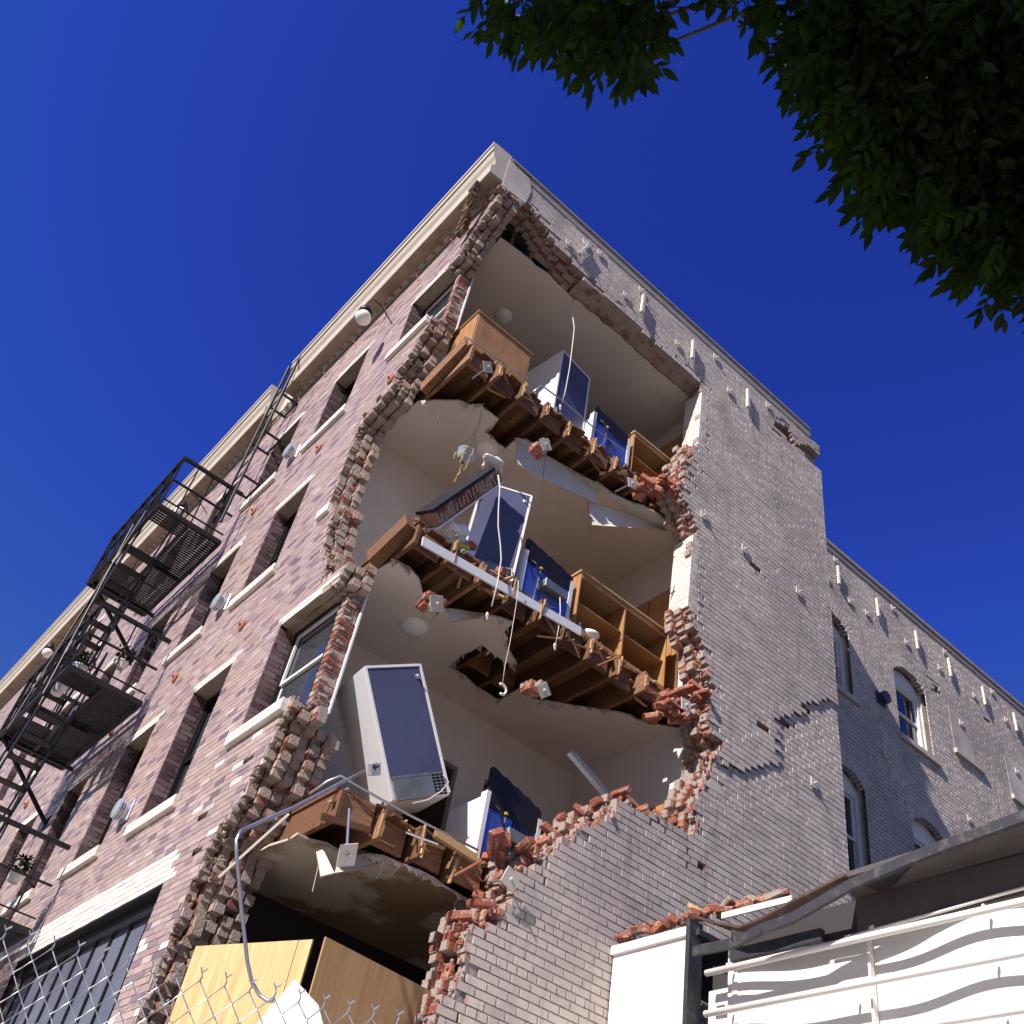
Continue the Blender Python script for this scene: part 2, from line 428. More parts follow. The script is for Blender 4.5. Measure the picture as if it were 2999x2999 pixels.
    for i, c in enumerate(cells):
        if gone[i]: continue
        if near is not None and dist[i] > near: continue
        ua, ub, va, vb = c[0], c[1], c[2], c[3]
        dd = 0.0
        if disp: dd = disp(ctr[i, 0], ctr[i, 1])
        jd = random.uniform(-.002, .002) - dd
        rn = random.random()
        fm = F0
        if white and white(ctr[i, 0], ctr[i, 1]): fm = 4
        if edge[i] and grow and random.random() < .03: continue
        if edge[i]:
            e1 = random.uniform(.0, .012)
            a, b, p, q = ua + joint * .5, ub - joint * .5, va + joint * .5, vb - joint * .5
            if random.random() < .3: jd += random.uniform(0, .012)
            if random.random() < .45 and grow is not None: 
                t = random.uniform(0, .035)
                if random.random() < .5: a += t
                else: b -= t
            dep = th * random.uniform(.82, 1.0)
            v8 = [P3(a, p, jd), P3(b, p, jd), P3(b, q, jd), P3(a, q, jd), P3(a + random.uniform(-.01, .01), p, dep), P3(b + random.uniform(-.01, .01), p, dep), P3(b, q, dep), P3(a, q, dep)]
            mb.add(v8, [(0, 1, 2, 3), (7, 6, 5, 4), (0, 4, 5, 1), (1, 5, 6, 2), (2, 6, 7, 3), (3, 7, 4, 0)], [fm, F2, F2, F2, F2, F2], rn)
            e = random.uniform(.002, .007)
            hh_ = random.uniform(-.018, .012)
            a, b, p, q = ua + hh_, ub - hh_, va - e, vb + e
            r0 = relief - dd + random.uniform(0, .004)
            v8 = [P3(a, p, r0), P3(b, p, r0), P3(b, q, r0), P3(a, q, r0), P3(a, p, th - .004), P3(b, p, th - .004), P3(b, q, th - .004), P3(a, q, th - .004)]
            mb.add(v8, [(0, 1, 2, 3), (7, 6, 5, 4), (0, 4, 5, 1), (1, 5, 6, 2), (2, 6, 7, 3), (3, 7, 4, 0)], [F1 if not grow else F3, F3, F3, F3, F3, F3], rn)
        else:
            j2 = joint / 2
            a, b, p, q = ua + (0 if c[5] else j2), ub - (0 if c[6] else j2), va + j2, vb - j2
            rt = relief + .004
            s_ = .0015
            v8 = [P3(a + s_, p + s_, jd), P3(b - s_, p + s_, jd), P3(b - s_, q - s_, jd), P3(a + s_, q - s_, jd), P3(a, p, rt - dd), P3(b, p, rt - dd), P3(b, q, rt - dd), P3(a, q, rt - dd)]
            mb.add(v8, [(0, 1, 2, 3), (0, 4, 5, 1), (1, 5, 6, 2), (2, 6, 7, 3), (3, 7, 4, 0)], [fm] * 5, rn)
            r0 = relief - dd
            mb.add([P3(ua, va, r0), P3(ub, va, r0), P3(ub, vb, r0), P3(ua, vb, r0)], [(0, 1, 2, 3)], [F1], rn)

def backing(mb, O, U, Nn, u0, u1, v0, v1, holes, openings, d0, d1, step=.3, mi=0, clear=.34):
    """solid core behind the face brick, kept back from broken edges"""
    O = Vector(O); U = Vector(U); Nn = Vector(Nn); Z = Vector((0, 0, 1))
    P3 = lambda u, v, d: tuple(O + U * u + Z * v - Nn * d)
    v = v0
    while v < v1 - 1e-6:
        vb = min(v + step, v1)
        ivs = [(u0, u1)]
        for op in openings:
            for vm in (v + .01, (v + vb) / 2, vb - .01):
                q = op(vm)
                if q:
                    nw = []
                    for a, b in ivs:
                        if q[1] <= a or q[0] >= b: nw.append((a, b))
                        else:
                            if q[0] > a: nw.append((a, q[0]))
                            if q[1] < b: nw.append((q[1], b))
                    ivs = nw
        for a, b in ivs:
            n = max(1, int(math.ceil((b - a) / step)))
            us = np.linspace(a, b, n + 1)
            P = np.stack([(us[:-1] + us[1:]) / 2, np.full(n, (v + vb) / 2)], 1)
            ok = np.ones(n, bool)
            for h in holes:
                i_, d_ = seg_info(P, h); ok &= ~i_ & (d_ > clear)
            k = 0
            while k < n:
                if ok[k]:
                    k2 = k
                    while k2 < n and ok[k2]: k2 += 1
                    A, B = us[k], us[k2]
                    e = .0007 * (1 + (int(v * 10) % 3))
                    v8 = [P3(A, v, d0 + e), P3(B, v, d0 + e), P3(B, vb, d0 + e), P3(A, vb, d0 + e), P3(A, v, d1 + e), P3(B, v, d1 + e), P3(B, vb, d1 + e), P3(A, vb, d1 + e)]
                    mb.add(v8, [(0, 1, 2, 3), (7, 6, 5, 4), (0, 4, 5, 1), (1, 5, 6, 2), (2, 6, 7, 3), (3, 7, 4, 0)], mi)
                    k = k2
                else: k += 1
        v = vb

def rect(u0, u1, v0, v1): return lambda v: (u0, u1) if v0 < v < v1 else None
def arch(u0, u1, v0, v1, rise):
    uc = (u0 + u1) / 2; hw = (u1 - u0) / 2; Rr = (hw * hw + rise * rise) / (2 * rise); cz = v1 + rise - Rr
    def f(v):
        if v0 < v <= v1: return (u0, u1)
        if v1 < v < v1 + rise:
            h = math.sqrt(max(0, Rr * Rr - (v - cz) ** 2)); return (uc - h, uc + h)
        return None
    return f

B = empty('brick_building')
tag(B, 'four storey corner apartment house of purple and grey brick with its corner fallen away', 'building')

# ------------------------------------------------------------------ side wall (grey painted, plane x=0)
SIDE_HOLE = [(-.4, 14.62), (.0, 14.62), (.24, 14.66), (.45, 14.7), (.59, 14.68), (.74, 14.6), (.86, 14.53), (.99, 14.39), (1.3, 14.35), (1.48, 14.25), (1.72, 14.25), (2.74, 14.16), (4.13, 14.12),
             (4.13, 13.94), (4.10, 12.76), (3.94, 12.51), (4.0, 12.35), (3.86, 12.12), (3.86, 11.9), (3.80, 11.72), (3.76, 11.62), (3.85, 11.46), (3.95, 11.38), (3.98, 11.26), (4.15, 11.11), (4.06, 10.75), (4.09, 10.16), (4.07, 9.72), (4.16, 9.46), (4.33, 9.25), (4.36, 9.03), (4.46, 8.9), (4.54, 8.78), (4.47, 8.66), (4.43, 8.35), (4.49, 8.17), (4.66, 8.12), (4.68, 8.0), (4.55, 7.86), (4.51, 7.56), (4.34, 7.35), (4.28, 7.12), (4.32, 6.95), (4.36, 6.80),
             (3.9, 6.74), (3.46, 6.70), (3.22, 6.64), (3.15, 6.5), (3.03, 6.36), (2.8, 6.22), (2.71, 6.1), (2.69, 5.99), (2.56, 5.93), (2.5, 5.81), (2.38, 5.73), (2.36, 5.63), (2.27, 5.56), (2.14, 5.5), (2.12, 5.28), (2.14, 5.17), (2.02, 5.08), (2.03, 4.96), (1.91, 4.89), (1.76, 4.83), (1.69, 4.71), (1.75, 4.48), (1.70, 4.4), (1.71, 4.24), (1.6, 4.18), (1.57, 4.0), (1.52, 3.8), (1.4, 2.0), (1.4, -.2), (-.5, -.2), (-.5, 14.6)]
TOPNOTCH = [(5.78, 14.70), (5.95, 14.86), (6.2, 14.93), (6.35, 14.66), (6.7, 14.95), (7.3, 15.02), (7.3, 14.5), (6.9, 14.55), (6.5, 14.62), (6.2, 14.60), (5.9, 14.62)]
CR1 = [(4.62, 8.12), (4.85, 8.2), (5.03, 8.32), (5.35, 8.59), (5.52, 8.83), (5.93, 9.14), (6.31, 9.51), (6.78, 9.87), (7.1, 10.0)]
CR3 = [(4.28, 6.72), (4.38, 6.55), (4.46, 6.45), (4.56, 6.33), (4.66, 6.22), (4.8, 6.05)]
def interp(pl, y):
    xs = [p[0] for p in pl]; zs = [p[1] for p in pl]; return float(np.interp(y, xs, zs))
def side_disp(y, z):
    """the masonry above the crack leans out a little"""
    d = 0.0
    if 4.2 < y < 7.2:
        zc = interp(CR1, y)
        if z > zc: d = .009 * max(0, 1 - (z - zc) / 3.5)
        else:
            d = -.02 * max(0, 1 - (zc - z) / 1.0)
        # bulging flap below the first crack
        zc2 = interp([(4.3, 7.75), (5.09, 7.93), (5.41, 8.1), (5.6, 8.25), (6.2, 8.5)], y)
        if y < 5.7 and zc2 < z < zc: d = .013
    return d
CRM = [(4.62, 8.14), (5.03, 8.34), (5.35, 8.6), (5.52, 8.83), (5.93, 9.14), (6.31, 9.51), (6.75, 9.86)]
slots = [([p, p], .062) for p in [(5.46, 8.72), (5.86, 9.06), (6.28, 9.46)]]
slots += [([p, p], .045) for p in [(5.6, 12.6), (5.3, 11.2), (4.35, 6.62), (4.45, 6.47), (4.56, 6.34)]]
side_th = .105
mb = MB()
brickwork(mb, (0, 0, 0), (0, 1, 0), (1, 0, 0), .0, 7.0, 3.3, 15.19, .221, .0767, [SIDE_HOLE, TOPNOTCH], [], slots, 0, side_th, .011, (0, 1, 2, 3), 0.0, .02, None, side_disp, relief=.008)
sw = mb.build('side_wall', [M['paint'], M['paintjoint'], M['red'], M['mortar']], B)
mb = MB()
INOP = [rect(3.2, 4.125, 12.74, 13.98), rect(3.2, 4.085, 9.72, 10.98), rect(1.55, 4.13, 13.9, 14.26)]
brickwork(mb, (0, 0, 0), (0, 1, 0), (1, 0, 0), -.0, 7.0, 3.3, 15.19, .221, .0767, [SIDE_HOLE], INOP, [], .112, .105, .009, (0, 1, 0, 1), .05, .05, .75, None, header=3, phase=.07)
brickwork(mb, (0, 0, 0), (0, 1, 0), (1, 0, 0), -.0, 7.0, 3.3, 15.19, .221, .0767, [SIDE_HOLE], INOP, [], .224, .105, .009, (0, 1, 0, 1), .10, .06, .75, None, header=4, phase=.15)
backing(mb, (0, 0, 0), (0, 1, 0), (1, 0, 0), .36, 7.0, 0, 15.16, [SIDE_HOLE], [], .113, .33, .3, 1, .42)
mb.build('broken_brick_core', [M['red'], M['mortar']], B)
mb = MB(); mb.bx(-.335, -.012, 1.62, 4.16, 14.155, 14.25, bev=.01); mb.build('lintel_soffit', M['lintel'], B)
# finished jamb of the lost windows (wall paint toned up to cream as if sunlit, faces the street)
for (z0, z1, y0, y1) in ((12.74, 13.98, 4.105, 4.13), (9.72, 10.98, 4.06, 4.09)):
    mb = MB()
    n = int((z1 - z0) / .0767)
    for r in range(n):
        yy = y0 + (y1 - y0) * r / n
        for (x0, x1) in ((-.325, -.22), (-.215, -.11), (-.105, -.002)) if r % 2 else ((-.325, -.27), (-.265, -.16), (-.155, -.055), (-.05, -.002)):
            mb.bx(x0, x1, yy - .026 + random.uniform(-.002, .002), yy + .1, z0 + r * .0767 + .004, z0 + (r + 1) * .0767 - .004)
    mb.bx(-.324, -.004, y1 - .012, y1 + .1, z0, z0 + n * .0767)
    mb.build('window_jamb', M['cream'], B)

# coping and parapet of the side wall
mb = MB()
mb.bx(-.36, .028, .02, 6.72, 15.36, 15.40); mb.bx(-.33, .010, .38, 6.74, 15.19, 15.362)
mb.build('parapet_coping', M['coping'], B)
mb = MB(); mb.bx(-.33, -.12, .34, 6.6, 14.74, 15.25); mb.bx(-1.6, -.34, .05, .33, 14.73, 15.3); mb.build('parapet_core', M['inner'], B)
mb = MB(); mb.prism([(-.02, 14.60), (.40, 14.66), (.44, 15.05), (.36, 15.30), (-.02, 15.34)], .3, lambda u, v, d: (.012 - d, u, v)); mb.build('corner_block', M['paint'], B)

# recessed wing of the side wall at x=-1.45
RX = -1.45
OPR = [arch(8.75, 9.62, 12.12, 13.48, .22), arch(10.95, 11.95, 12.13, 13.54, .24), arch(8.75, 9.72, 8.7, 10.42, .22), arch(10.98, 11.98, 8.7, 10.46, .24)]
mb = MB()
rslots = [([p, p], .06) for p in [(12.4, 13.9), (14.2, 14.2)]]
brickwork(mb, (RX, 0, 0), (0, 1, 0), (1, 0, 0), 7.0, 19.0, 8.0, 15.25, .221, .0767, [], OPR, rslots, 0, .1, .012, (0, 1, 0, 1), 0, .0, relief=.008)
mb.bx(RX - .34, RX - .019, 7.0, 19, 0, 8.0, 0)
backing(mb, (RX, 0, 0), (0, 1, 0), (1, 0, 0), 7.0, 19, 8.0, 15.2, [], OPR, .105, .33, .15, 0)
mb.build('recessed_wall', [M['paint'], M['paintjoint']], B)
mb = MB(); mb.bx(RX - .36, RX + .04, 7.0, 19, 15.38, 15.46); mb.bx(RX - .33, RX + .02, 7.0, 19, 15.25, 15.382)
mb.build('parapet_coping', M['coping'], B)
# return wall closing the light well (unseen side of the pier)
mb = MB(); mb.bx(RX - .3, -.36, 6.67, 6.99, 0, 15.5); mb.bx(-.358, -.13, 6.67, 6.99, 0, 15.0); mb.bx(RX - .3, -.34, 6.64, 7.03, 15.5, 15.6)
mb.build('return_wall', M['paint'], B)

def arched_frame(y0, y1, z0, z1, rise, name='window'):
    """window in the recessed wall: reveal, frame, sashes, pane"""
    X = RX - .20
    uc = (y0 + y1) / 2; hw = (y1 - y0) / 2; Rr = (hw * hw + rise * rise) / (2 * rise); cz = z1 + rise - Rr
    arcp = [(uc - hw + 2 * hw * k / 14, cz + math.sqrt(max(0, Rr * Rr - (-hw + 2 * hw * k / 14) ** 2))) for k in range(15)]
    wn = MB()
    # arched head board
    poly = [(y0, z1 - .13)] + arcp + [(y1, z1 - .13)]
    wn.prism(poly, .06, lambda u, v, d: (X + .05 - d, u, v))
    wn.bx(X - .03, X + .06, y0, y0 + .085, z0, z1 - .13); wn.bx(X - .03, X + .06, y1 - .085, y1, z0, z1 - .13)
    wn.bx(X - .03, X + .062, y0 + .086, y1 - .086, z0, z0 + .07)
    win = wn.build(name, M['sash'], B)
    zm = (z0 + z1) / 2
    s_ = MB()
    for (a, b, xo) in ((z0 + .07, zm + .02, -.02), (zm - .02, z1 - .13, .015)):
        s_.bx(X + xo - .03, X + xo, y0 + .086, y0 + .125, a, b); s_.bx(X + xo - .03, X + xo, y1 - .125, y1 - .086, a, b)
        s_.bx(X + xo - .03, X + xo + .002, y0 + .125, y1 - .125, a, a + .045); s_.bx(X + xo - .03, X + xo + .002, y0 + .125, y1 - .125, b - .045, b)
    s_.build('sash', M['sash'], win)
    p = MB(); p.bx(X - .022, X - .018, y0 + .1, y1 - .1, z0 + .05, z1 - .1); p.build('pane', M['glass'], win)
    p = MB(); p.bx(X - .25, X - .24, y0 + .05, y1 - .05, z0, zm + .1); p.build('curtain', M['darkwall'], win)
    # soldier arch of bricks, proud
    a = MB(); n = 15
    for ring in (0, 1):
        for k in range(n):
            t0 = math.asin(-hw / Rr); t = t0 + (-2 * t0) * (k + .5) / n
            rr = Rr + .055 + ring * .118
            cy = uc + rr * math.sin(t); czz = cz + rr * math.cos(t)
            a.box((RX - .0485, cy, czz), (.10, 2 * hw / n * .90, .108), (-t, 0, 0), 0, bev=.004)
    a.build('window_arch', M['paint'], B)
    # sill
    s = MB(); s.bx(RX - .16, RX + .055, y0 - .04, y1 + .14, z0 - .115, z0 - .003, bev=.01); s.build('window_sill', M['cornice'], B)
arched_frame(8.75, 9.62, 12.12, 13.48, .22); arched_frame(10.95, 11.95, 12.13, 13.54, .24)
arched_frame(8.75, 9.72, 8.7, 10.42, .22); arched_frame(10.98, 11.98, 8.7, 10.46, .24)
for y0, y1, z0, z1 in ((12.72, 13.44, 12.76, 13.72), (14.62, 15.4, 12.72, 13.6)):
    b_ = MB(); b_.bx(RX - .01, RX + .006, y0, y1, z0, z1)
    b_.build('bricked_up_window', M['paint'], B)
    s = MB(); s.bx(RX - .05, RX + .055, y0 - .02, y1 + .2, z0 - .11, z0 - .004, bev=.01); s.build('window_sill', M['cornice'], B)

# anchor plates, bars (steel ties through the wall)
def anchor_plate(x, y, z, s=.13, tilt=0.0, rod=.05, off=.012, parent=None, nx=(1, 0, 0)):
    mb = MB(); mb.box((x + off + .008, y, z), (.014, s, s), (tilt, 0, 0)); mb.lathe([(.0, .045), (.014, .045), (.014, 0)], (x + off + .01, y, z), (1, 0, 0), 8)
    return mb.build('anchor_plate', M['plate'], parent or B)
for y, z in ((1.25, 14.62), (1.53, 14.97), (1.82, 15.03), (2.40, 14.58), (2.69, 15.03), (3.53, 14.53), (4.37, 15.03), (4.71, 14.51), (5.64, 15.0), (4.23, 11.41), (5.06, 11.39), (6.22, 11.40), (6.36, 8.40)):
    anchor_plate(side_disp(y, z) if z < 14 else 0, y, z, .125, random.uniform(-.15, .15))
for y, z in ((9.38, 15.1), (9.09, 14.45), (9.73, 14.33), (10.26, 14.39), (11.18, 15.1), (11.51, 14.48), (12.9, 15.1), (12.61, 14.52), (13.81, 14.55), (14.61, 15.1), (14.97, 14.59), (10.37, 11.41), (12.83, 11.35), (13.1, 13.5), (15.0, 13.4)):
    anchor_plate(RX, y, z, .125, random.uniform(-.1, .1))
def anchor_bar(x, y, z, tilt=0):
    mb = MB(); mb.box((x + .05, y, z), (.05, .055, .45), (tilt, 0, 0), bev=.004); mb.lathe([(0, .10), (.013, .10), (.013, 0)], (x, y + .0, z), (1, 0, 0), 8)
    mb.build('anchor_bar', M['plate'], B)
for y, z, t in ((1.50, 14.73, .30), (2.71, 14.68, 0), (3.81, 14.65, .0), (5.09, 14.66, 0)): anchor_bar(0, y, z, -t)
for y in (9.39, 10.58, 11.83, 12.94, 14.14, 15.3): anchor_bar(RX, y, 14.72)

# ------------------------------------------------------------------ front wall (purple face brick, plane y=0; u = -x)
FH = [(.0, 14.6), (-.03, 14.51), (.05, 14.37), (.22, 14.24), (.45, 14.08), (.61, 13.78), (.75, 13.62), (.94, 13.60), (.94, 12.40), (.90, 12.30), (.92, 12.15), (1.06, 12.11), (1.12, 11.87), (1.21, 11.77), (1.37, 11.71), (1.35, 11.4), (1.45, 11.29), (1.6, 11.3), (1.74, 11.22), (1.93, 11.19), (2.0, 11.01), (1.985, 10.84),
      (1.985, 9.60), (1.83, 9.55), (1.72, 9.38), (1.75, 9.17), (1.67, 8.81), (1.53, 8.6), (1.34, 8.28), (1.34, 8.10), (.87, 8.05), (.87, 7.88), (1.03, 7.85), (1.03, 6.50), (.95, 6.41), (1.11, 6.26), (1.11, 6.1), (1.14, 5.97), (1.17, 5.86), (1.32, 5.81), (1.29, 5.67), (1.34, 5.53), (1.42, 5.44), (1.61, 5.35), (1.69, 5.17), (1.68, 4.97), (1.77, 4.85), (1.75, 4.63), (1.8, 4.48), (1.77, 4.28), (1.82, 4.08), (1.83, 3.85), (1.85, 3.4), (1.9, 2.4), (1.9, -.2), (-.6, -.2), (-.6, 14.6)]
# window grid: (u0,u1,z0,z1)
WF = [(.90, 1.74, 12.44, 13.60)]
cols = [(2.84, 3.78), (4.78, 5.63), (6.9, 7.8), (8.8, 9.7), (11.0, 11.9), (13.0, 13.9), (15.2, 16.1), (17.2, 18.1)]
for a, b in cols: WF.append((a, b, 12.12, 13.58))
cols3 = [(3.02, 3.95), (4.97, 5.90), (7.1, 8.0), (9.1, 10.0), (11.2, 12.1), (13.2, 14.1), (15.4, 16.3)]
for a, b in cols3: WF.append((a, b, 9.24, 10.82))
cols2 = [(3.10, 4.10), (5.12, 6.07), (7.30, 8.15), (9.37, 10.30), (11.4, 12.3), (13.4, 14.3), (15.6, 16.5)]
for a, b in cols2: WF.append((a, b, 6.12, 7.86))
WF.append((1.03, 2.03, 6.50, 7.86)); WF.append((1.90, 1.985, 9.60, 10.84))
WF.append((2.45, 6.40, 2.6, 5.04)); WF.append((7.4, 11.5, 2.6, 5.04))
OPF = [rect(*q) for q in WF]
LIN = [(a - .06, b + .06, z1, z1 + .135) for a, b, z0, z1 in WF if z1 > 6] + [(2.40, 6.45, 5.04, 5.375), (7.35, 11.55, 5.04, 5.375)]
def is_white(u, z):
    for a, b, c, d in LIN:
        if a < u < b and c - .01 < z < d: return True
    if z < 6.3 and u < 2.5:  # scattered pale patch bricks by the broken edge
        if math.sin(u * 37.1 + z * 61.7) * math.sin(u * 11.3 - z * 23.9) > .84 - (6.3 - z) * .07: return True
    return False
mb = MB()

fslots = [([p, p], .05) for p in [(1.5, 6.02), (2.1, 5.6), (1.95, 5.2)]]
brickwork(mb, (0, 0, 0), (-1, 0, 0), (0, -1, 0), -.03, 20.0, 2.4, 14.60, .205, .0665, [FH], OPF + [rect(.3, 2.03, 6.50, 7.86), rect(.3, 1.74, 12.44, 13.60)], fslots, 0, .098, .006, (0, 1, 2, 3), 0.0, .012, None, None, is_white, 0, 0, .005)
for sgm in (1,):
    pass
brickwork(mb, (0, 0, 0), (-1, 0, 0), (0, -1, 0), 20.0, 34.0, 7.6, 14.58, .205, .0665, [], [rect(21 + 2.1 * k, 21.9 + 2.1 * k, a, b) for k in range(6) for a, b in ((9.24, 10.82), (12.12, 13.58))], [], 0, .098, .006, (0, 1, 0, 1), 0.0, .0, None, None, None, 0, 0, .005)
fw = mb.build('front_wall', [M['face'], M['facejoint'], M['tan'], M['mortar'], M['white']], B)
IWF = [rect(*q) for q in WF if q[0] != 1.90] + [rect(.3, 2.03, 6.5, 7.86), rect(.3, 1.74, 12.44, 13.55)]
mb = MB()
brickwork(mb, (0, 0, 0), (-1, 0, 0), (0, -1, 0), -.0, 4.0, 2.4, 14.62, .215, .0767, [FH], IWF, [], .105, .105, .012, (0, 1, 0, 1), .04, .05, .8, None, None, 3, .05)
brickwork(mb, (0, 0, 0), (-1, 0, 0), (0, -1, 0), -.0, 4.0, 2.4, 14.62, .215, .0767, [FH], IWF, [], .215, .105, .012, (0, 1, 0, 1), .08, .06, .8, None, None, 4, .12)
for _q in range(2):
    brickwork(mb, (0, 0, 0), (-1, 0, 0), (0, -1, 0), -.0, 2.44, 2.4, 6.35, .215, .0767, [FH], [], [], .325 + .11 * _q, .105, .012, (0, 1, 0, 1), .10 + .03 * _q, .05, .8, None, None, 3 + _q, .08 * _q)
backing(mb, (0, 0, 0), (-1, 0, 0), (0, -1, 0), .0, 34.0, 0, 15.1, [FH], OPF, .101, .33, .25, 1, .40)
mb.build('broken_brick_core', [M['inner'], M['mortar']], B)
# window reveals: brick lined jambs
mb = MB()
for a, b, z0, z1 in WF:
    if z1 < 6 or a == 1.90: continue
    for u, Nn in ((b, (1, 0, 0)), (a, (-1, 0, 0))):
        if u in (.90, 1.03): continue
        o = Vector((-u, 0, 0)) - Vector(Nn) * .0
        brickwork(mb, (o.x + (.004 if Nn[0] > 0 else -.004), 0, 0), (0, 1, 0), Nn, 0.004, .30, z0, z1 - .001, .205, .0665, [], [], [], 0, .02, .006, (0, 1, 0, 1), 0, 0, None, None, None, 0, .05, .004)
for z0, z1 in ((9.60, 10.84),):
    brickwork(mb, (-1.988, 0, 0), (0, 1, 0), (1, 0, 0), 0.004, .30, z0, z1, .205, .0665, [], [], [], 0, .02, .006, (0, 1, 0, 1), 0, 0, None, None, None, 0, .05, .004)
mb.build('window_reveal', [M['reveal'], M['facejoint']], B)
# lintel undersides + sills
for a, b, z0, z1 in WF:
    if z1 < 6 or a == 1.90: continue
    s = MB(); A = a - (.12 if a > 1.2 else -.02); Bb = b + .12
    k = A
    while k < Bb - .05:
        e = min(k + .205, Bb)
        s.bx(-e + .002, -k - .002, -.055, .02, z0 - .135, z0 - .07, bev=.003); s.bx(-e + .002 + .0, -k - .002, -.056, .25, z0 - .068, z0 - .003, bev=.003); k = e
    s.build('window_sill', M['white'], B)
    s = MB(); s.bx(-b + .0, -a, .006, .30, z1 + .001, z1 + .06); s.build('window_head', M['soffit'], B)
s = MB(); s.bx(-2.13, -1.86, -.05, .2, 9.46, 9.595, bev=.004); s.build('window_sill', M['white'], B)
for _a, _b in ((-6.42, -2.44), (-11.52, -7.38)):
    s = MB(); s.bx(_a, _b, .003, .30, 5.035, 5.05); s.build('storefront_head', M['black'], B)  # black stands for the shadow in the recess head

def front_window(a, b, z0, z1, y=.22, curt=True):
    wn = MB()
    wn.bx(-b, -b + .05, y - .03, y + .05, z0, z1); wn.bx(-a - .05, -a, y - .03, y + .05, z0, z1)
    wn.bx(-b + .05, -a - .05, y - .031, y + .05, z1 - .05, z1); wn.bx(-b + .05, -a - .05, y - .031, y + .05, z0, z0 + .05)
    win = wn.build('window', M['black'], B)
    zm = (z0 + z1) / 2; sm = MB()
    for lo, hi, yo in ((z0 + .05, zm + .02, .015), (zm - .02, z1 - .05, -.012)):
        sm.bx(-b + .05, -b + .085, y + yo, y + yo + .025, lo, hi); sm.bx(-a - .085, -a - .05, y + yo, y + yo + .025, lo, hi)
        sm.bx(-b + .085, -a - .085, y + yo - .001, y + yo + .025, lo, lo + .035); sm.bx(-b + .085, -a - .085, y + yo - .001, y + yo + .025, hi - .035, hi)
    sm.build('sash', M['sash'] if a < 2.2 else M['black'], win)
    p = MB(); p.bx(-b + .06, -a - .06, y + .022, y + .026, z0 + .04, z1 - .04); p.build('pane', M['glass'], win)
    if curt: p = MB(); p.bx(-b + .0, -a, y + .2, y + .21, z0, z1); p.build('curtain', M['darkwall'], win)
for a, b, z0, z1 in WF:
    if z1 < 6 or a == 1.90: continue
    front_window(a, b, z0, z1, .22, a > 2.2)

# storefront: dark vertical panels
for a, b in ((2.45, 6.40), (7.4, 11.5)):
    st = MB(); n = 9; wd = (b - a) / n
    st.bx(-b, -a, .155, .175, 2.4, 4.90)
    stf = st.build('storefront_window', M['bluegrey'], B)
    f = MB()
    for k in range(n + 1):
        x = -a - k * wd
        f.bx(x - .020, x - .009, .135, .156, 2.4, 4.89); f.bx(x + .009, x + .020, .135, .156, 2.4, 4.89)
    f.bx(-b, -a, .10, .37, 4.89, 5.03); f.build('mullion', M['black'], stf)

# row of projecting header bricks under the cornice
mb = MB(); x = -.12
while x > -34:
    zz = 14.645
    mb.bx(x - .135, x, -.062, .02, zz, zz + .055, bev=.006); mb.bx(x - .205, x - .138, -.045, .02, zz + .022, zz + .07, bev=.004); x -= .21
mb.bx(-34, -.05, -.018, .0, 14.60, 14.72)
mb.build('header_course', M['cornice'], B)

# cornice
PROF = [(.0, 14.72), (.255, 14.68), (.255, 14.70), (.262, 14.84), (.262, 14.88), (.225, 14.89), (.225, 14.93), (.215, 14.95), (.215, 15.0), (.235, 15.06), (.27, 15.12), (.29, 15.20), (.29, 15.23), (.315, 15.24), (.315, 15.36), (.335, 15.37), (.335, 15.43), (.0, 15.46)]
def cornice(x0, x1):
    mb = MB()
    mb.prism(PROF, x0 - x1, lambda u, v, d: (x0 - d, -u, v), 0)
    return mb.build('cornice', M['cornice'], B)
cornice(.005, -5.62); cornice(-6.35, -34)
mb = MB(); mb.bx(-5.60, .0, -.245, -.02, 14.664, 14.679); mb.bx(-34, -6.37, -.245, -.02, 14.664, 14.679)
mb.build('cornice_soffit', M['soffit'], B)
mb = MB(); mb.bx(-6.35, -5.62, -.01, .3, 14.7, 15.1); mb.build('parapet_gap', M['cornice'], B)
mb = MB(); mb.bx(-34, -.36, .0, .33, 14.74, 15.45); mb.bx(-.36, -.01, .0, .33, 14.75, 15.40); mb.build('parapet', M['cornice'], B)
# roof deck
mb = MB(); mb.prism([(-12, .34), (-.34, .34), (-.34, 6.6), (-1.8, 6.6), (-1.8, 19), (-12, 19)], .15, lambda u, v, d: (u, v, 14.45 + d)); mb.build('roof_deck', M['darkwall'], B)

# disc anchors and hooks
for x, z in ((-3.2, 11.57), (-5.03, 11.55), (-3.30, 8.49), (-5.18, 8.56), (-10.67, 8.42), (-7.2, 8.5), (-7.1, 11.55), (-1.47, 11.6)):
    mb = MB(); y0 = 0.0 if x < -1.6 else .0
    mb.lathe([(0, .03), (.05, .03), (.075, .022), (.078, 0)], (x, y0, z), (0, -1, 0), 14); mb.lathe([(0, .06), (.016, .06), (.016, 0)], (x, y0, z), (0, -1, 0), 8)
    mb.build('disc_anchor', M['rustdisc'], B)
for x in (-1.05, -1.9, -2.75, -3.6, -4.5, -5.3, -7.0, -8.8, -10.4, -12.2):
    mb = MB(); mb.tube([(x, 0, 14.47), (x, -.05, 14.47), (x + .0, -.05, 14.41), (x + .03, -.045, 14.36), (x + .09, -.03, 14.30)], .006, 6); mb.build('wire_hook', M['rustdisc'], B)

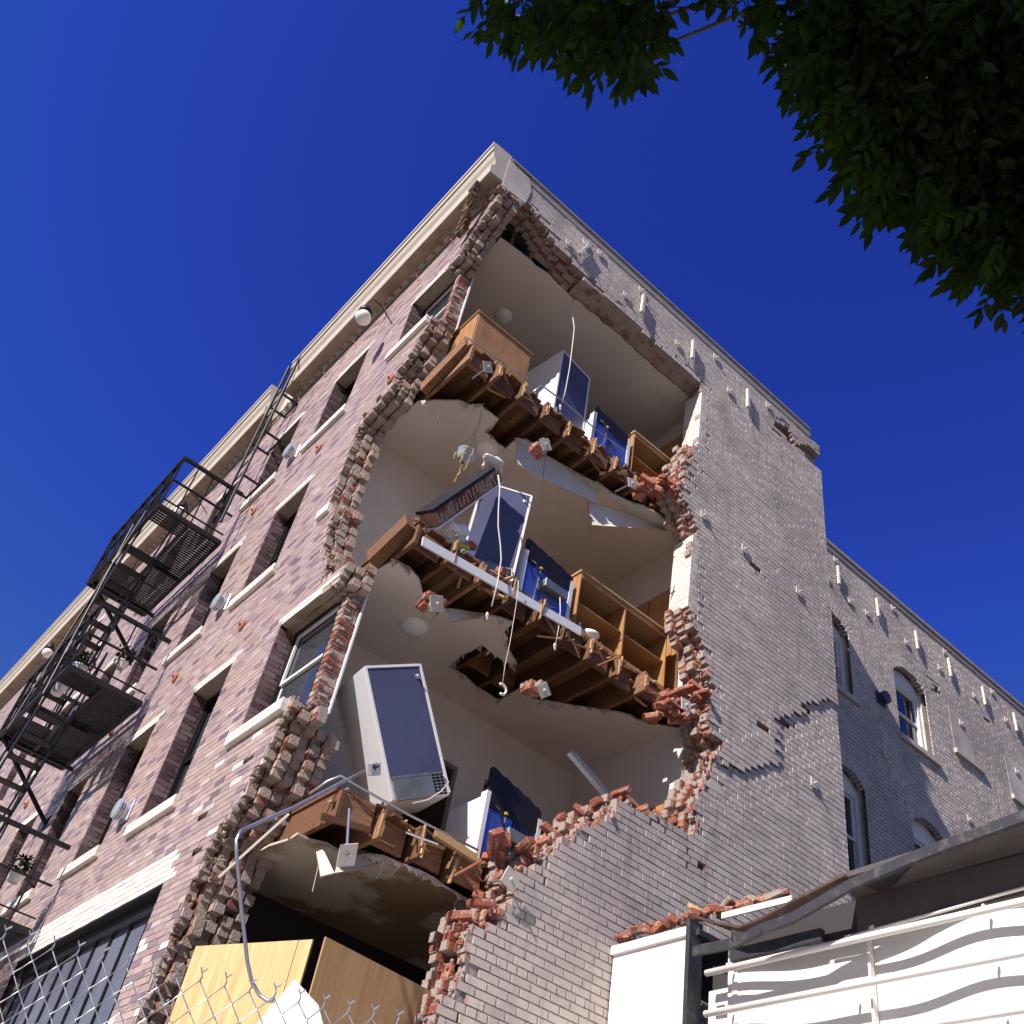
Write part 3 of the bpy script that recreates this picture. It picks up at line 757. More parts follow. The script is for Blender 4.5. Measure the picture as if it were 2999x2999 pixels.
# mortar crumbs and brick chips stuck along the breaks
def crumbs(poly, fn, n, keep, dmax=.33):
    mb = MB(); pl = [np.array(p) for p in poly]; segs = [(a, b, np.linalg.norm(b - a)) for a, b in zip(pl[:-1], pl[1:])]
    tot = sum(x[2] for x in segs); k = 0
    while k < n:
        t = random.uniform(0, tot)
        for a, b, L in segs:
            if t < L: break
            t -= L
        p = a + (b - a) * t / max(L, 1e-6) + np.array([random.gauss(0, .022), random.gauss(0, .022)])
        if not keep(p): k += 1; continue
        s_ = random.uniform(.012, .045) * (1.5 if random.random() < .1 else 1)
        mb.box(fn(p[0], p[1], random.uniform(.0, dmax)), (s_ * random.uniform(.7, 1.6), s_ * random.uniform(.7, 1.4), s_ * random.uniform(.4, 1)), (random.uniform(0, 3), random.uniform(0, 3), random.uniform(0, 3)), 1 if random.random() < .62 else 0, bev=s_ * .22); k += 1
    return mb
o_ = crumbs(SIDE_HOLE[1:-4], lambda u, v, d: (-.01 - d, u, v), 2600, lambda p: not (p[1] > 14.1 and p[0] > 1.6) and p[1] > 3.5 and not (12.78 < p[1] < 13.95 and p[0] > 3) and not (9.75 < p[1] < 10.95 and p[0] > 3)).build('mortar_crumbs', [M['red'], M['mortar']], B); o_['kind'] = 'stuff'
o_ = crumbs(FH[1:-4], lambda u, v, d: (-u, .01 + d, v), 2200, lambda p: p[1] > 3.2 and not (9.62 < p[1] < 10.8) and not (12.45 < p[1] < 13.55) and not (6.55 < p[1] < 7.8)).build('mortar_crumbs', [M['tan'], M['mortar']], B); o_['kind'] = 'stuff'

# ------------------------------------------------------------------ roof corner: leaning brick shard hanging under the cornice
def brick_stack(name, pts, label, n_w=1, size=(.10, .2, .065), group=None, top=True, m='tan'):
    pass
mb = MB()
za, zb = V(-.62, -.10, 14.05), V(-.30, -.26, 14.62)
for k in range(9):
    p = za + (zb - za) * k / 8
    mb.box(p, (.19, .095, .062), (random.uniform(-.1, .1), -.5 + random.uniform(-.08, .08), random.uniform(-.15, .15)), 0, bev=.004)
    mb.box(p + V(0, .008, .035), (.17, .085, .02), (0, -.5, 0), 1)
sh = mb.build('hanging_brick_shard', [M['tan'], M['mortar']], B)
# rough masonry filling under the corner block (broken corner)
mb = MB()
for k in range(70):
    t = random.random()
    if random.random() < .5: c = V(-random.uniform(.02, .33), random.uniform(.0, .33), 14.60 - random.uniform(0, .12))
    else: c = V(-random.uniform(.05, .9) , random.uniform(.06, .32), 0); c[2] = 14.5 - .75 * (-c[0]) + random.uniform(0, .15)
    mb.box(c, (.2 * random.uniform(.5, 1), .095, .062), (random.gauss(0, .05), random.gauss(0, .05), random.choice((0, 1.57)) + random.gauss(0, .06)), 0 if random.random() < .7 else 1, bev=.004)
mb.build('corner_rubble', [M['inner'], M['mortar']], B)

# ------------------------------------------------------------------ floors, ceilings, partitions
XB = -2.23
def floor(level, ceil_z, edge_y=.40, end_y=4.1, edge_x=-.36, name='floor_deck', broken=()):
    """joists run along x, their ends at the lost side wall"""
    fb = MB()
    y = edge_y
    while y < 5.2:                                   # boards
        x0 = edge_x + random.uniform(-.06, .04)
        fb.bx(-8, x0, y, y + .088, level - .024, level, rnd=random.random()); y += .092
    fb_o = fb.build(name, M['wood'], B)
    jb = []
    y = edge_y + .02; k = 0
    while y < 4.6:
        x1 = edge_x + .05 + random.uniform(-.05, .07)
        if k == 0: x1 = edge_x + .02
        j = MB(); j.bx(-8, x1, y, y + .048, level - .30, level - .026, bev=.004)
        # split, paler end
        j.build('joist', M['wood'], fb_o)
        if k and random.random() < .8:
            e = MB()
            for q in range(3):
                e.box((x1 - .004, y + .01 + q * .014, level - .09 - random.uniform(0, .15)), (.05, .012, random.uniform(.1, .22)), (0, random.uniform(-.15, .15), random.uniform(-.2, .2)))
            e.build('split_joist_end', M['woodpale'], fb_o)
        if k < 10:
            b_ = MB(); xx = edge_x - random.uniform(.0, .10)
            b_.bx(xx - .04, xx, y + .05, y + .36, level - .27 + random.uniform(-.02, .02), level - .03, bev=.003)
            b_.build('blocking', M['wood'], fb_o)
            b_ = MB(); b_.bx(xx - 1.2, xx - 1.16, y + .05, y + .36, level - .28, level - .03); b_.build('blocking', M['wood'], fb_o)
        y += .405; k += 1
    sp_ = MB()
    for q in range(24):
        yy = edge_y + random.uniform(0, 3.6); L_ = random.uniform(.08, .45)
        sp_.box((edge_x + random.uniform(-.16, .05), yy, level - random.uniform(-.02, .30)), (random.uniform(.008, .05), L_, random.uniform(.006, .022)), (random.gauss(0, .35), random.gauss(0, .5), random.gauss(0, .5)), 0)
    for q in range(90):
        s_ = random.uniform(.012, .05)
        sp_.box((edge_x + random.uniform(-.3, .03), edge_y + random.uniform(0, 3.6), level + s_ * .3), (s_, s_ * 1.3, s_ * .6), (random.uniform(0, 3), random.uniform(0, 3), random.uniform(0, 3)), 1, bev=s_ * .2)
    so = sp_.build('splinters', [M['woodpale'], M['mortar']], fb_o); so['kind'] = 'stuff'
    return fb_o

def ceiling(z, poly, m, th=.022, name='ceiling'):
    mb = MB(); mb.prism(poly, th, lambda u, v, d: (u, v, z + d), 0, 1)
    return mb.build(name, [m, M['plasterback']], B)
def px_poly(z, px): return [p for p in (tuple(hit(u, v, 2, z)[:2]) for u, v in px) if p[1] < 4.3]
def jag(pts, amp=.02, step=.09):
    out = []
    for i in range(len(pts) - 1):
        a = np.array(pts[i]); b = np.array(pts[i + 1]); L = np.hypot(*(b - a)); n = max(1, int(L / step))
        for k in range(n):
            p = a + (b - a) * k / n
            if k: p = p + rng.normal(0, amp, 2)
            out.append(tuple(p))
    out.append(tuple(pts[-1])); return out

def fringe(z, pts, n, drop=.10):
    mb = MB(); segs = [(np.array(a), np.array(b)) for a, b in zip(pts[:-1], pts[1:])]
    for _ in range(n):
        a, b = random.choice(segs); p = a + (b - a) * random.random(); d = (b - a) / max(np.linalg.norm(b - a), 1e-6); w2 = random.uniform(.02, .09); h = random.uniform(.01, drop)
        q0 = p - d * w2; q1 = p + d * w2 * random.uniform(.6, 1.4); mid = p + d * random.uniform(-.5, .5) * w2 + np.array([random.gauss(0, .02), random.gauss(0, .02)])
        v3 = [(q0[0], q0[1], z + .012), (q1[0], q1[1], z + .012), (mid[0] + .01, mid[1], z - h * .6), (mid[0], mid[1], z - h)]
        mb.add(v3 + [(x - .006, y + .004, zz) for x, y, zz in v3], [(0, 1, 2, 3), (7, 6, 5, 4), (0, 4, 5, 1), (1, 5, 6, 2), (2, 6, 7, 3), (3, 7, 4, 0)], 0 if random.random() < .6 else 1)
    for _ in range(n // 9):
        a, b = random.choice(segs); p = a + (b - a) * random.random(); L_ = random.uniform(.1, .45)
        mb.tube([(p[0], p[1], z + .01), (p[0] + random.gauss(0, .02), p[1] + random.gauss(0, .03), z - L_ * .5), (p[0] + random.gauss(0, .04), p[1] + random.gauss(0, .06), z - L_)], .0035, 4, 1)
    o = mb.build('torn_edge', [M['plasterback'], M['cable']], B); o['kind'] = 'stuff'
# top ceiling (under the roof)
c4 = jag([(-1.6, .36), (-1.2, .38), (-.75, .36), (-.34, .35), (-.30, .9), (-.31, 1.6), (-.28, 2.4), (-.30, 3.2), (-.30, 4.05)], .012)
ceiling(14.10, c4 + [(-.3, 4.43), (-8, 4.43), (-8, .36)], M['plaster'])
mb = MB()
for k in range(12): y = .5 + k * .35; mb.bx(-8, -.30, y, y + .05, 14.125, 14.44)
mb.build('roof_joists', M['wood'], B)
# third ceiling
e3 = [(1030, 1222), (1107, 1192), (1200, 1236), (1343, 1173), (1374, 1187), (1405, 1185), (1424, 1201), (1461, 1229), (1440, 1252), (1418, 1265), (1480, 1313), (1514, 1285), (1545, 1290), (1590, 1330), (1640, 1360), (1700, 1395), (1760, 1420), (1800, 1450), (1900, 1490), (1975, 1540), (2010, 1560)]
P3_ = px_poly(11.36, e3[3:])
P3_ = [(-1.95, .36), (-1.3, .37)] + P3_
fringe(11.36, P3_[1:-1], 60, .09)
ceiling(11.36, jag(P3_, .012, .12) + [(-.45, 4.43), (-8, 4.43), (-8, .36)], M['plaster'])
# second ceiling
e2 = [(1157, 1642), (1200, 1665), (1227, 1696), (1244, 1779), (1314, 1785), (1413, 1800), (1504, 1825), (1475, 1850), (1483, 1891), (1510, 1937), (1500, 1950), (1409, 1889), (1351, 1920), (1313, 1953), (1380, 2000), (1458, 2053), (1532, 2010), (1557, 2050), (1644, 2062), (1814, 2088), (1900, 2120), (1980, 2160)]
P2_ = [(-1.75, .36), (-1.1, .38)] + px_poly(8.33, e2)
fringe(8.33, P2_[1:-1], 80, .10)
ceiling(8.33, jag(P2_, .01, .12) + [(-.45, 4.43), (-8, 4.43), (-8, .36)], M['plaster'])
# first ceiling, stained
e1 = [(1030, 2510), (1120, 2510), (1229, 2554), (1340, 2621), (1390, 2650)]
P1_ = [(-1.5, .36), (-.8, .38)] + px_poly(5.24, e1) + [(-.30, 3.0), (-.3, 4.3)]
fringe(5.24, P1_[1:-1], 40, .06)
ceiling(5.24, jag(P1_, .012, .12) + [(-.45, 5.4), (-8, 5.4), (-8, .36)], M['stained'])

floor(11.72, 14.1, .40)
floor(8.66, 11.3, .40)
floor(5.58, 8.3, .42)

# partitions: wall behind the kitchens with a door opening, party wall at the far end
def partition(z0, z1, doors):
    mb = MB(); y = .36
    for a, b, zt in doors:
        mb.bx(XB - .1, XB, y, a, z0, z1); mb.bx(XB - .1, XB, a, b, zt, z1); y = b
    mb.bx(XB - .1, XB, y, 4.5, z0, z1)
    mb.build('partition', M['plaster'], B)
    mb = MB(); mb.bx(-8, -.34, 4.42, 4.5, z0, z1); mb.bx(-8.1, -8, .3, 4.5, z0, z1); mb.build('partition', M['plaster'], B)
partition(11.73, 14.1, [(3.0, 3.8, 13.7)]); partition(8.67, 11.36, [(3.2, 3.9, 10.7)]); partition(5.59, 8.33, [(1.85, 2.7, 7.55), (3.1, 3.9, 7.6)])
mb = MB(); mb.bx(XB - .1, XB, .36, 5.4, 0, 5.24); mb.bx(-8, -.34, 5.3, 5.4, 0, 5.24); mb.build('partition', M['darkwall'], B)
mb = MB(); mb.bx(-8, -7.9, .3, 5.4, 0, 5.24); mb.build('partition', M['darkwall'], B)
# plaster lining on the inside of the front wall
mb = MB()
mb.bx(-8, -2.02, .335, .35, 9.24, 11.3); mb.bx(-8, -1.98, .335, .35, 8.7, 9.24); mb.bx(-8, -2.1, .335, .35, 7.9, 8.3); mb.bx(-8, -2.9, .335, .35, 11.74, 14.08)
mb.build('wall_lining', M['plaster'], B)
# brick strips left standing beside the broken windows, with their plaster edge
for (x, z0, z1, lean) in ((-.93, 12.42, 13.62, .02), (-1.02, 6.5, 7.9, .03)):
    mb = MB(); n = int((z1 - z0) / .0767)
    for k in range(n):
        zz = z0 + k * .0767
        mb.box((x + .07 + random.uniform(-.012, .012), .245, zz + .036), (.11, .17, .062), (0, 0, random.uniform(-.06, .06)), 0, bev=.004)
        mb.box((x + .07, .245, zz), (.10, .15, .02), None, 1)
        if k % 2 or random.random() < .3: mb.box((x + .128, .21 + random.uniform(-.03, .05), zz + .03), (.02, .09, .035), (0, 0, random.uniform(-.3, .3)), 1, bev=.008)
    st = mb.build('brick_strip', [M['inner'], M['mortar']], B)
    mb = MB(); mb.bx(x + .02, x + .16, .335, .352, z0 - .05, z1 + .02); mb.build('plaster_edge', M['enamel'], B)
    mb = MB(); mb.bx(x - .03, x + .012, .17, .33, z0, z1); mb.build('window_frame', M['black'], B)

# ceiling lamps (domes)
def dome(x, y, z, r=.16):
    o = MB(); o.lathe([(r, 0), (r * .98, -.02), (r * .85, -.045), (r * .5, -.07), (0, -.08)], (x, y, z), (0, 0, 1), 28)
    o.build('ceiling_lamp', M['globe'], B, True)
for u, v, z in ((950, 597, 14.1), (918, 852, 11.36), (780, 1184, 8.33)):
    p = hit(u * 1.5523, v * 1.5523, 2, z - .02); dome(p[0], p[1], z, .13 if z > 14 else .16)
# brown timber doors at the end of each kitchen
for z0, h, x1 in ((11.73, 1.95, -.5), (8.67, 1.9, -.45), (5.59, 1.75, -.5)):
    for k in range(3):
        mb = MB(); a = x1 - .02 - k * .58
        mb.bx(a - .55, a, 4.36, 4.40, z0, z0 + h); d_ = mb.build('cupboard_door', M['cab'], B)
        mb = MB(); mb.bx(a - .47, a - .08, 4.345, 4.362, z0 + .15, z0 + h - .15); mb.build('door_panel', M['cab'], d_)

# torn plaster flaps hanging from the ceilings
def flap(px, zs, m='plaster', name='hanging_plaster'):
    """corner points given with their own depth"""
    mb = MB(); pts = [hit(u, v, 0, x) for (u, v, x) in px]
    c = sum(pts) / len(pts); nrm = np.cross(pts[1] - pts[0], pts[2] - pts[0]); nrm /= np.linalg.norm(nrm); n = len(pts)
    mb.add([tuple(p) for p in pts] + [tuple(p + nrm * .018) for p in pts], [tuple(range(n)), tuple(range(2 * n - 1, n - 1, -1))] + [(i, (i + 1) % n, n + (i + 1) % n, n + i) for i in range(n)], [0, 0] + [1] * n)
    return mb.build(name, [M[m], M['woodpale']], B)
flap([(1515, 1290, -.75), (1509, 1357, -.62), (1587, 1405, -.62), (1592, 1335, -.75)], 0)
flap([(1596, 1335, -.75), (1588, 1406, -.62), (1745, 1476, -.62), (1747, 1417, -.75)], 0)
flap([(1718, 1472, -.70), (1733, 1540, -.55), (1990, 1558, -.45), (1965, 1548, -.6), (1780, 1495, -.70)], 0)
flap([(1316, 1786, -.72), (1308, 1826, -.60), (1405, 1812, -.60), (1412, 1800, -.72)], 0)
flap([(925, 2500, -.7), (938, 2572, -.5), (978, 2562, -.5), (945, 2492, -.7)], 0, 'cream')
flap([(1000, 2480, -.75), (978, 2562, -.55), (1110, 2535, -.55), (1130, 2512, -.75)], 0)

# ================================================================== THINGS
def place_root(name, loc, label, cat, group=None, rot=None):
    o = empty(name); o.location = loc
    if rot is not None: o.rotation_euler = rot
    return tag(o, label, cat, group)
def rv_euler(r):
    v = Vector(r); a = v.length
    return Matrix.Rotation(a, 3, v.normalized()).to_euler() if a > 1e-6 else Euler((0, 0, 0))

# refrigerators: local x = -depth, y = width, z = up; origin = back bottom left corner
def fridge(loc, rotv, h, label, base=True):
    o = place_root('refrigerator', loc, label, 'refrigerator', None, rv_euler(rotv))
    W, D = .62, .62
    mb = MB(); mb.bx(-D, 0, 0, W, 0, h, bev=.012); mb.build('body', M['enamel'], o)
    mb = MB(); mb.bx(-.002, .004, .03, W - .03, h * .17, h - .03); mb.build('back_panel', M['steelblue'], o)
    mb = MB()
    for a in ((0, .022), (W - .022, W)): mb.bx(-.002, .010, a[0], a[1], .02, h - .004)
    mb.bx(-.002, .011, .022, W - .022, h - .026, h - .002); mb.build('edge_trim', M['enamel'], o)
    mb = MB(); mb.bx(-D - .05, -D - .002, .0, W, .12, h * .68, bev=.012); mb.build('door', M['enamel'], o)
    mb = MB(); mb.bx(-D - .05, -D - .002, .0, W, h * .70, h, bev=.012); mb.build('freezer_door', M['enamel'], o)
    mb = MB(); mb.bx(-.01, .03, .04, W * .72, .0, h * .155); mb.bx(-.011, .032, .035, W - .04, h * .155, h * .17); cp = mb.build('compressor_cover', M['dull'], o)
    mb = MB()
    for r in range(7):
        for c in range(3): mb.bx(.004, .014, W * .74 + c * .045, W * .74 + c * .045 + .030, .01 + r * .030, .028 + r * .030)
    mb.build('vent_slots', M['black'], cp)
    mb = MB(); mb.tube([(.03, W * .93, h * .17), (.06, W * .95, h * .08), (.05, W * .8, .03), (.04, W * .55, -.03), (.03, W * .3, -.04)], .006, 6); mb.build('power_cord', M['cable'], o)
    if base:
        mb = MB(); mb.lathe([(.028, 0), (.028, .006), (.014, .012), (.011, .014), (.011, .03), (0, .03)], (.004, W - .07, h - .13), (1, 0, 0), 12); mb.tube([(.03, W - .07, h - .13), (.035, W - .05, h - .18)], .007, 6)
        mb.build('drain_spout', M['chrome'], o)
    return o
fridge((-.507, 1.875, 11.73), (.01, -.02, .14), 1.50, 'white refrigerator standing upright at the edge of the topmost broken floor', False)
fridge((-.70, 1.18, 8.68), (-.03, -.02, -.47), 1.50, 'white refrigerator with blue back behind the brick beam on the middle floor')
fridge((-.64, 1.09, 5.83), (.523, .026, -.129), 1.30, 'large white refrigerator tipping sideways over the lowest broken floor')

# cooking ranges seen from behind
def stove(loc, rotz, label, h=.92, W=.78, panel=True, box=True, black_h=.30):
    o = place_root('cooking_range', loc, label, 'stove', None, (0, 0, rotz))
    mb = MB(); mb.bx(-.60, -.02, 0, W, .02, h, bev=.008); mb.build('body', M['enamel'], o)
    mb = MB(); mb.bx(-.018, .0, .02, W - .02, .05, h * .80); mb.build('back_panel', M['bluepan'], o)
    mb = MB()
    for a in ((-.018, .03), (W - .03, W + .018)): mb = MB(); mb.bx(-.08, .012, a[0], a[1], 0, h + .02); mb.build('side_rail', M['enamel'], o)
    mb = MB(); n = 14; top = h + black_h
    poly = [(0, h * .80), (W, h * .80), (W, h + black_h * .35)] + [(W * (1 - k / n), h + black_h * (.35 + .65 * (k / n) ** .8) + .01 * math.sin(k * 2.1)) for k in range(1, n)] + [(0, top)]
    mb.prism(poly, .05, lambda u, v, d: (.008 - d, u, v)); bk = mb.build('splash_back', M['black'], o)
    mb = MB()
    for k in range(7): mb.bx(-.004, .012, W * .52 + k * .04, W * .52 + k * .04 + .018, h * .70, h * .80)
    mb.build('louvre', M['black'], bk)
    if box:
        mb = MB(); mb.box((.05, W * .62, h * .52), (.09, .34, .12), (0, 0, 0), bev=.006); mb.build('junction_housing', M['dull'], o)
    mb = MB(); mb.tube([(.02, .10, h * .86), (.05, .13, h * .80), (.06, .22, h * .55), (.05, .30, h * .25), (.03, .33, .05)], .012, 8); mb.build('flexible_hose', M['black'], o)
    mb = MB(); mb.tube([(.012, .24, h * .78), (.02, .20, .05)], .006, 6); mb.build('gas_pipe', M['chrome'], o)
    mb = MB(); mb.bx(.01, .03, .22, .25, h * .81, h * .85); mb.build('valve', M['yellow'], o)
    return o
stove((-.42, 2.50, 11.72), .0, 'blue backed cooking range between refrigerator and wooden cabinet on top floor', .62, .66, True, False, .14)
stove((-.46, 1.86, 8.68), .0, 'blue backed cooking range with black splash back on the middle floor', .66, .72, True, True, .20)
stove((-.44, 1.95, 5.60), .0, 'blue backed cooking range behind the rubble of the lowest floor', .68, .66, True, True, .28)

# wooden kitchen base cabinets, backs and ends showing
def cabinet(x0, x1, y0, y1, z0, h, label, open_=False, shelves=1, top=True, dividers=()):
    o = place_root('kitchen_cabinet', ((x0 + x1) / 2, (y0 + y1) / 2, z0), label, 'cabinet')
    hx, hy = (x1 - x0) / 2, (y1 - y0) / 2
    def part(nm, m, *b):
        mb = MB(); mb.bx(*b, bev=.003); return mb.build(nm, m, o)
    part('side_panel', M['cab'], -hx, hx, -hy, -hy + .02, 0, h); part('side_panel', M['cab'], -hx, hx, hy - .02, hy, 0, h)
    part('floor_panel', M['cab'], -hx, hx - .005, -hy + .021, hy - .021, .03, .05)
    if not open_: part('back_panel', M['cab'], hx - .012, hx + .002, -hy + .021, hy - .021, .0, h)
    else:
        part('rail', M['cab'], hx - .02, hx + .003, -hy + .021, hy - .021, h - .07, h - .001); part('rail', M['cab'], hx - .02, hx + .003, -hy + .021, hy - .021, .0, .06)
    part('front_panel', M['cab'], -hx, -hx + .02, -hy + .021, hy - .021, .05, h)
    for k in range(shelves): zz = h * (k + 1) / (shelves + 1); part('shelf', M['cab'], -hx + .02, hx - .03, -hy + .021, hy - .021, zz, zz + .018)
    for d in dividers: part('divider', M['cab'], -hx + .02, hx, -hy + d, -hy + d + .025, .0, h - .02)
    if top: part('worktop', M['cab'] if not open_ else M['woodpale'], -hx - .02, hx + .02, -hy - .02, hy + .02, h, h + .03)
    return o
cabinet(-.98, -.40, .40, 1.30, 11.74, .68, 'closed brown wooden cabinet on the outermost corner of top floor', False, 0)
cabinet(-.95, -.42, 3.24, 3.96, 11.74, .84, 'open backed wooden cabinet beside the grey brick pier on top floor', True, 1)
cabinet(-1.0, -.42, 2.66, 4.14, 8.69, .86, 'long open backed wooden cabinet on middle floor holding a bowl', True, 1, True, (.74,))
cabinet(-.95, -.42, 2.68, 3.3, 5.61, .60, 'wooden cabinet half buried by fallen bricks on the lowest floor', False, 1)

# bowl and crockery inside the long cabinet
mb = MB(); c = (-.52, 2.98, 8.765); mb.lathe([(.0, 0), (.05, 0), (.055, .012), (.10, .05), (.125, .085), (.118, .085), (.09, .05), (.04, .02), (0, .018)], c, (0, 0, 1), 24)
tag(mb.build('bowl', M['bowl'], None, True), 'white round bowl on the lower board of the long open cabinet', 'bowl')
mb = MB(); mb.lathe([(.0, 0), (.03, 0), (.045, .03), (.04, .07), (.02, .09), (.018, .13), (.025, .14), (0, .14)], (-.50, 2.80, 8.765), (0, 0, 1), 14)
tag(mb.build('jug', M['ventm'], None, True), 'small silvery jug left of the white bowl in the cabinet', 'jug')

# ---- long white skirting board along the middle floor edge
a = hit(1238, 1580, 0, -.25); b_ = hit(1700, 1850, 0, -.25)
mb = MB(); mb.bar(a + V(0, 0, -.02), b_ + V(0, 0, .0), .02, .11)
tag(mb.build('white_board', M['enamel']), 'long white painted board hanging along the middle floor edge', 'board')

# ---- brick beam with a cloth on it (middle floor)
a = hit(1254, 1525, 0, -.36); b_ = hit(1446, 1392, 0, -.45)
a = V(-.40, .52, 8.95) if False else a
o = place_root('brick_beam', tuple(a), 'slanting brick faced beam with dark window frame rising over middle floor', 'beam')
d = b_ - a; L = np.linalg.norm(d); e = d / L; upv = V(.25, -.3, .9); upv = upv - e * (upv @ e); upv /= np.linalg.norm(upv); sd = np.cross(e, upv)
mb = MB(); n = int(L / .075)
Mx = Matrix((Vector(e), Vector(sd), Vector(upv))).transposed()
for k in range(n):
    p = e * (k + .5) * L / n
    mb.box(p, (.062, .20, .15), Mx, 0, bev=.004); mb.box(p + e * .035, (.02, .18, .13), Mx, 1)
    mb.box(p + sd * .105 * (1 if sd[0] > 0 else -1) + upv * random.uniform(-.03, .03), (.03, .012, .10), Mx @ Euler((0, random.uniform(-.5, .5), 0)).to_matrix(), 1, bev=.004)
mb.build('brickwork', [M['inner'], M['mortar']], o)
mb = MB(); mb.bar(upv * .10 - e * .02, upv * .10 + d * .93, .22, .035, 0, tuple(upv)); mb.build('window_frame', M['black'], o)
mb = MB(); mb.bar(-upv * .095, -upv * .095 + d, .20, .02, 0, tuple(upv)); mb.build('plaster_edge', M['enamel'], o)

def cloth(c, s, label, name='cloth', seed=1, m='cloth', sq=(1, 1, .7)):
    r = np.random.default_rng(seed); mb = MB(); nu, nv = 26, 16; vs = []; ph = r.uniform(0, 6, 8)
    for i in range(nv + 1):
        th = math.pi * i / nv
        for j in range(nu):
            p = 2 * math.pi * j / nu
            rr = 1 + .26 * math.sin(2 * p + ph[0] + 2 * th) + .16 * math.sin(3 * p + ph[1] - 3 * th) + .07 * math.sin(6 * p + 4 * th + ph[2]) + .05 * math.sin(5 * th + ph[3])
            vs.append((c[0] + s * rr * math.sin(th) * math.cos(p) * sq[0], c[1] + s * rr * math.sin(th) * math.sin(p) * sq[1], c[2] + s * rr * math.cos(th) * sq[2]))
    fs = [(i * nu + j, i * nu + (j + 1) % nu, (i + 1) * nu + (j + 1) % nu, (i + 1) * nu + j) for i in range(nv) for j in range(nu)]
    mb.add(vs, fs); return tag(mb.build(name, M[m], None, False), label, name)
p = hit(1440, 1362, 0, -.42)
cloth(p, .13, 'crumpled white and pink cloth draped over the top of the brick beam', seed=4, sq=(.8, 1.15, .62))
p = hit(1335, 1560, 0, -.45); cloth(p, .11, 'heap of white torn papers beside the refrigerator on middle floor', 'paper_heap', 9, 'enamel', (.8, 1.5, .9))
p = hit(1352, 1600, 0, -.40)
mb = MB(); mb.box(p, (.07, .20, .05), (.5, .3, .2), bev=.012); tag(mb.build('yellow_toy', M['yellow']), 'small yellow and black plastic thing lying below the papers', 'toy')
p = hit(1380, 1598, 0, -.38)
for q, (u, v) in enumerate(((1380, 1598), (1467, 1674))):
    p = hit(u, v, 0, -.40); mb = MB(); mb.box(p, (.09, .11, .065), (.2, .3, .5), bev=.006)
    tag(mb.build('loose_brick', M['red']), ('single brick lying at the foot of the middle floor refrigerator', 'single brick near the stove end of the long white board')[q], 'brick', 'loose bricks on the floor edge')

# hanging planter with dry vine
pc = hit(1366, 1335, 0, -.75)
o = place_root('hanging_planter', tuple(pc), 'grey blue hanging bowl planter with dry yellow vines under broken ceiling', 'planter')
mb = MB(); mb.lathe([(.02, -.11), (.07, -.09), (.11, -.03), (.125, .04), (.132, .045), (.125, .05), (.11, .045), (.10, -.02), (.06, -.08), (0, -.09)], (0, 0, 0), (.25, .1, 1), 26); mb.build('bowl', M['planter'], o, True)
mb = MB()
for k in range(3): t = k * 2.09 + .4; mb.tube([(.12 * math.cos(t), .12 * math.sin(t), .04), (.02, .02, .42)], .0025, 5)
mb.tube([(.02, .02, .42), (.03, .04, .62), (-.02, .06, .75), (.0, .03, 11.30 - pc[2])], .0035, 5); mb.build('hanger_wire', M['black'], o)
mb = MB()
for k in range(5):
    x, y = .13 * math.cos(k * 1.4), .13 * math.sin(k * 1.4); pts = [(x * .6, y * .6, .06), (x, y, .03)]
    for q in range((9, 4, 8, 3, 6)[k]): pts.append((x * 1.05 + random.uniform(-.008, .008), y * 1.05 + random.uniform(-.008, .008) - .006 * q, .0 - q * .05))
    mb.tube(pts, .005, 5)
    for pp in pts[2:]:
        for _ in range(3): mb.box((pp[0] + random.uniform(-.012, .012), pp[1] + random.uniform(-.012, .012), pp[2] + random.uniform(-.02, .02)), (.018, .012, .002), (random.uniform(0, 3), random.uniform(0, 3), random.uniform(0, 3)))
mb.build('dry_vine', M['dry'], o)

# anchor plates with their rods hanging around the gap
def rod_plate(u, v, x, s, tl, label, clump=0, rodto=None):
    p = hit(u, v, 0, x)
    o = place_root('tie_rod_plate', tuple(p), label, 'anchor plate', 'square tie plates left hanging around the gap')
    Mr = Euler(tl).to_matrix()
    mb = MB(); mb.box((0, 0, 0), (.012, s, s), Mr, bev=.002); mb.build('plate', M['plate'], o)
    mb = MB(); q = Mr @ Vector((1, 0, 0)); mb.lathe([(0, .035), (.012, .035), (.014, .0)], q * .006, q, 8); mb.build('bolt', M['plate'], o)
    mb = MB(); mb.tube([(-.01, 0, 0), tuple(Vector((-.30, .0, .05)) if rodto is None else Vector(rodto))], .011, 8); mb.build('rod', M['chrome'], o)
    if clump:
        mb = MB()
        for k in range(clump):
            mb.box((-.08 - random.uniform(0, .16), random.uniform(-.06, .06), random.uniform(.0, .16)), (.10, .19, .062), (random.gauss(0, .1), random.gauss(0, .1), random.choice((0, 1.57)) + random.gauss(0, .15)), 0 if random.random() < .55 else 1, bev=.006)
        mb.build('brick_clump', [M['red'], M['mortar']], o)
rod_plate(1429, 1075, -.02, .135, (.62, .2, .1), 'pale square plate under the closed cabinet on top floor corner')
rod_plate(1598, 1302, -.04, .15, (.7, .15, 0), 'pale square plate with bricks under the stove of top floor', 4)
rod_plate(1851, 1415, -.02, .135, (.35, .1, 0), 'pale square plate beside the rubble pile next to the pier')
rod_plate(1279, 1768, .0, .155, (.55, .25, .1), 'pale square plate with a clump of red bricks above ceiling lamp', 7)
rod_plate(1593, 2022, -.12, .14, (.8, .2, 0), 'pale square plate with bricks below the long open cabinet', 5)
rod_plate(2009, 2065, .03, .15, (.12, .0, 0), 'pale square plate upright on the broken masonry end of middle floor', 0)
rod_plate(1017, 2504, .10, .17, (.55, .45, .35), 'large pale square plate hanging by its rod below lowest floor', 0, (-.1, -.04, .40))
